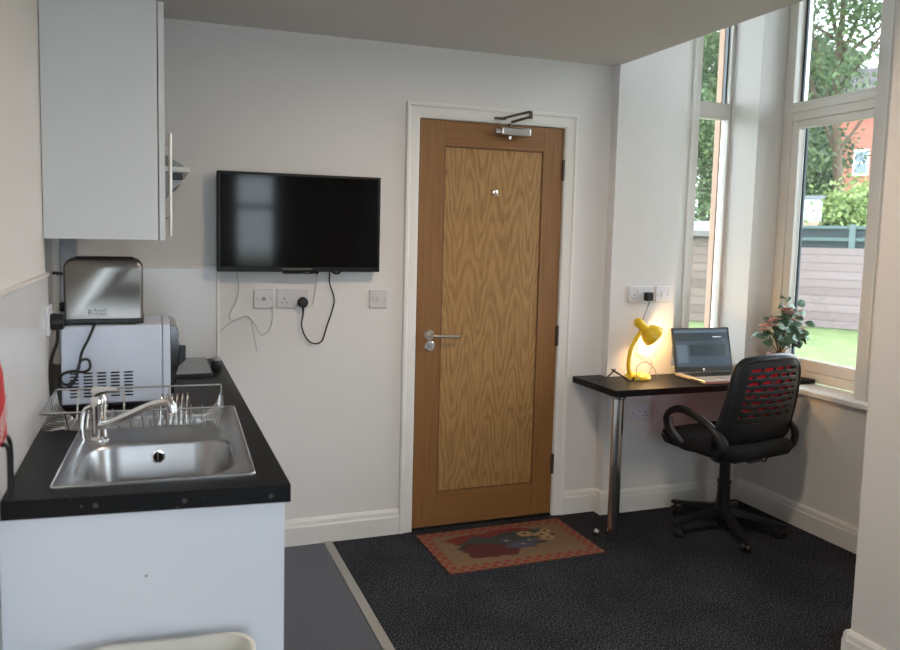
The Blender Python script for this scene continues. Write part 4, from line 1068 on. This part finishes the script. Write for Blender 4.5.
def tree(az, d, base_z, cz, rx, rz_, n, leafs, label, cat, lsz=.16, trunk=True, seed=1, clusters=26, spread=.45, name='tree', group=None):
    rn = random.Random(seed); (x, y, _), rot = facing(az, d)
    t = thing(name, label, cat, (x, y, base_z), rot, group)
    cs = []
    for i in range(clusters):
        while True:
            v = Vector((rn.uniform(-1, 1), rn.uniform(-1, 1), rn.uniform(-1, 1)))
            if v.length < 1: break
        cs.append(Vector((v.x*rx, v.y*rx*.7, cz-base_z+v.z*rz_)))
    if trunk:
        m = MB(); top = cz-base_z
        m.tube([(0, 0, 0), (.1, 0, top*.35), (-.1, .05, top*.7), (.05, 0, top+rz_*.5)], [.15, .12, .09, .04], 10, smooth=4)
        for c in cs[:14]:
            h = rn.uniform(.45, .95)*top
            m.tube([(0, 0, h), c*.5+Vector((0, 0, h*.5)), c], [.05, .03, .012], 6, smooth=3)
        m.build('trunk', M['bark'], t)
    verts = []; faces = []
    for i in range(n):
        c = rn.choice(cs); g = Vector((rn.gauss(0, 1), rn.gauss(0, 1), rn.gauss(0, .8)))*spread
        p = c+g
        a = Vector((rn.gauss(0, 1), rn.gauss(0, 1), rn.gauss(0, 1))).normalized(); b = a.orthogonal().normalized(); q = rn.uniform(0, 6.28)
        b = (Matrix.Rotation(q, 3, a) @ b); c2 = a.cross(b); s = lsz*rn.uniform(.6, 1.3)
        k = len(verts); verts += [p-b*s, p-c2*s*.55, p+b*s, p+c2*s*.55]; faces.append((k, k+1, k+2, k+3))
    me = bpy.data.meshes.new('foliage'); me.from_pydata([tuple(v) for v in verts], [], faces); me.materials.append(leafs)
    o = bpy.data.objects.new('foliage', me); COL.objects.link(o); o.parent = t
    return t
tree(46.0, 25, GZ, 5.6, 1.5, 3.0, 15000, M['tree_d'], 'dark green tree rising behind the white shed, left in the large window', 'tree', seed=2, lsz=.07)
tree(48.5, 22, GZ, 8.0, 3.6, 2.9, 17000, M['tree_m'], 'tall tree whose airy crown fills the top of the large window', 'tree', seed=5, lsz=.075, clusters=30, spread=.40)
tree(50.4, 21, GZ, 2.0, .95, .75, 9000, M['tree_l'], 'bright light green bush just above the green fence', 'bush', seed=8, lsz=.07, trunk=True, spread=.28, name='bush')
tree(52.6, 22, GZ, 1.9, .9, .7, 7000, M['tree_m'], 'rounded green bush at the right end of the green fence', 'bush', seed=9, lsz=.07, trunk=True, spread=.28, name='bush')
tree(47.8, 58, GZ, 8, 5.0, 6.5, 9000, M['tree_d'], 'distant dark tree beyond the brick house', 'tree', seed=12, lsz=.34, spread=1.0)
tree(40.6, 22, GZ, 4.0, 2.6, 3.3, 20000, M['tree_m'], 'leafy green tree behind the brown shed', 'tree', seed=15, lsz=.07)
tree(38.8, 34, GZ, 7, 4.0, 5.5, 9000, M['tree_d'], 'dark tree far behind the brown shed', 'tree', seed=17, lsz=.24, spread=.7)

# ------------------------------------------------------------------ sky and camera
wd = bpy.data.worlds.new('overcast_sky'); bpy.context.scene.world = wd; wd.use_nodes = True
nt = wd.node_tree; bg = nt.nodes['Background']
tc = nt.nodes.new('ShaderNodeTexCoord'); sp = nt.nodes.new('ShaderNodeSeparateXYZ'); nt.links.new(tc.outputs['Generated'], sp.inputs[0])
r = ramp(nt, [(0, (.78, .87, 1.0)), (.6, (.84, .91, 1.0)), (1, (.95, .98, 1.0))]); nt.links.new(sp.outputs['Z'], r.inputs['Fac'])
nt.links.new(r.outputs['Color'], bg.inputs['Color']); bg.inputs['Strength'].default_value = 5.5

cam = bpy.data.cameras.new('camera'); co = bpy.data.objects.new('camera', cam); COL.objects.link(co)
yaw, pit, rol, f = .3314, .0871, .0199, 744.2
Fv = Vector((math.sin(yaw)*math.cos(pit), math.cos(yaw)*math.cos(pit), -math.sin(pit))); Rv = Vector((math.cos(yaw), -math.sin(yaw), 0)); Uv = Rv.cross(Fv)
R2 = Rv*math.cos(rol)+Uv*math.sin(rol); U2 = -Rv*math.sin(rol)+Uv*math.cos(rol)
mw = Matrix((R2, U2, -Fv)).transposed().to_4x4(); mw.translation = Vector((.299, -3.3324, 1.4431)); co.matrix_world = mw
cam.sensor_fit = 'HORIZONTAL'; cam.sensor_width = 36; cam.lens = f/900*36; cam.shift_x = 44.5/900; cam.shift_y = -24.3/900
cam.clip_start = .05; cam.clip_end = 300
cam.dof.use_dof = True; cam.dof.focus_distance = 3.3; cam.dof.aperture_fstop = 4.0
sc = bpy.context.scene; sc.camera = co
sc.view_settings.view_transform = 'Standard'; sc.view_settings.look = 'None'; sc.view_settings.gamma = 1; sc.view_settings.use_curve_mapping = False
sc.view_settings.exposure = 0.95
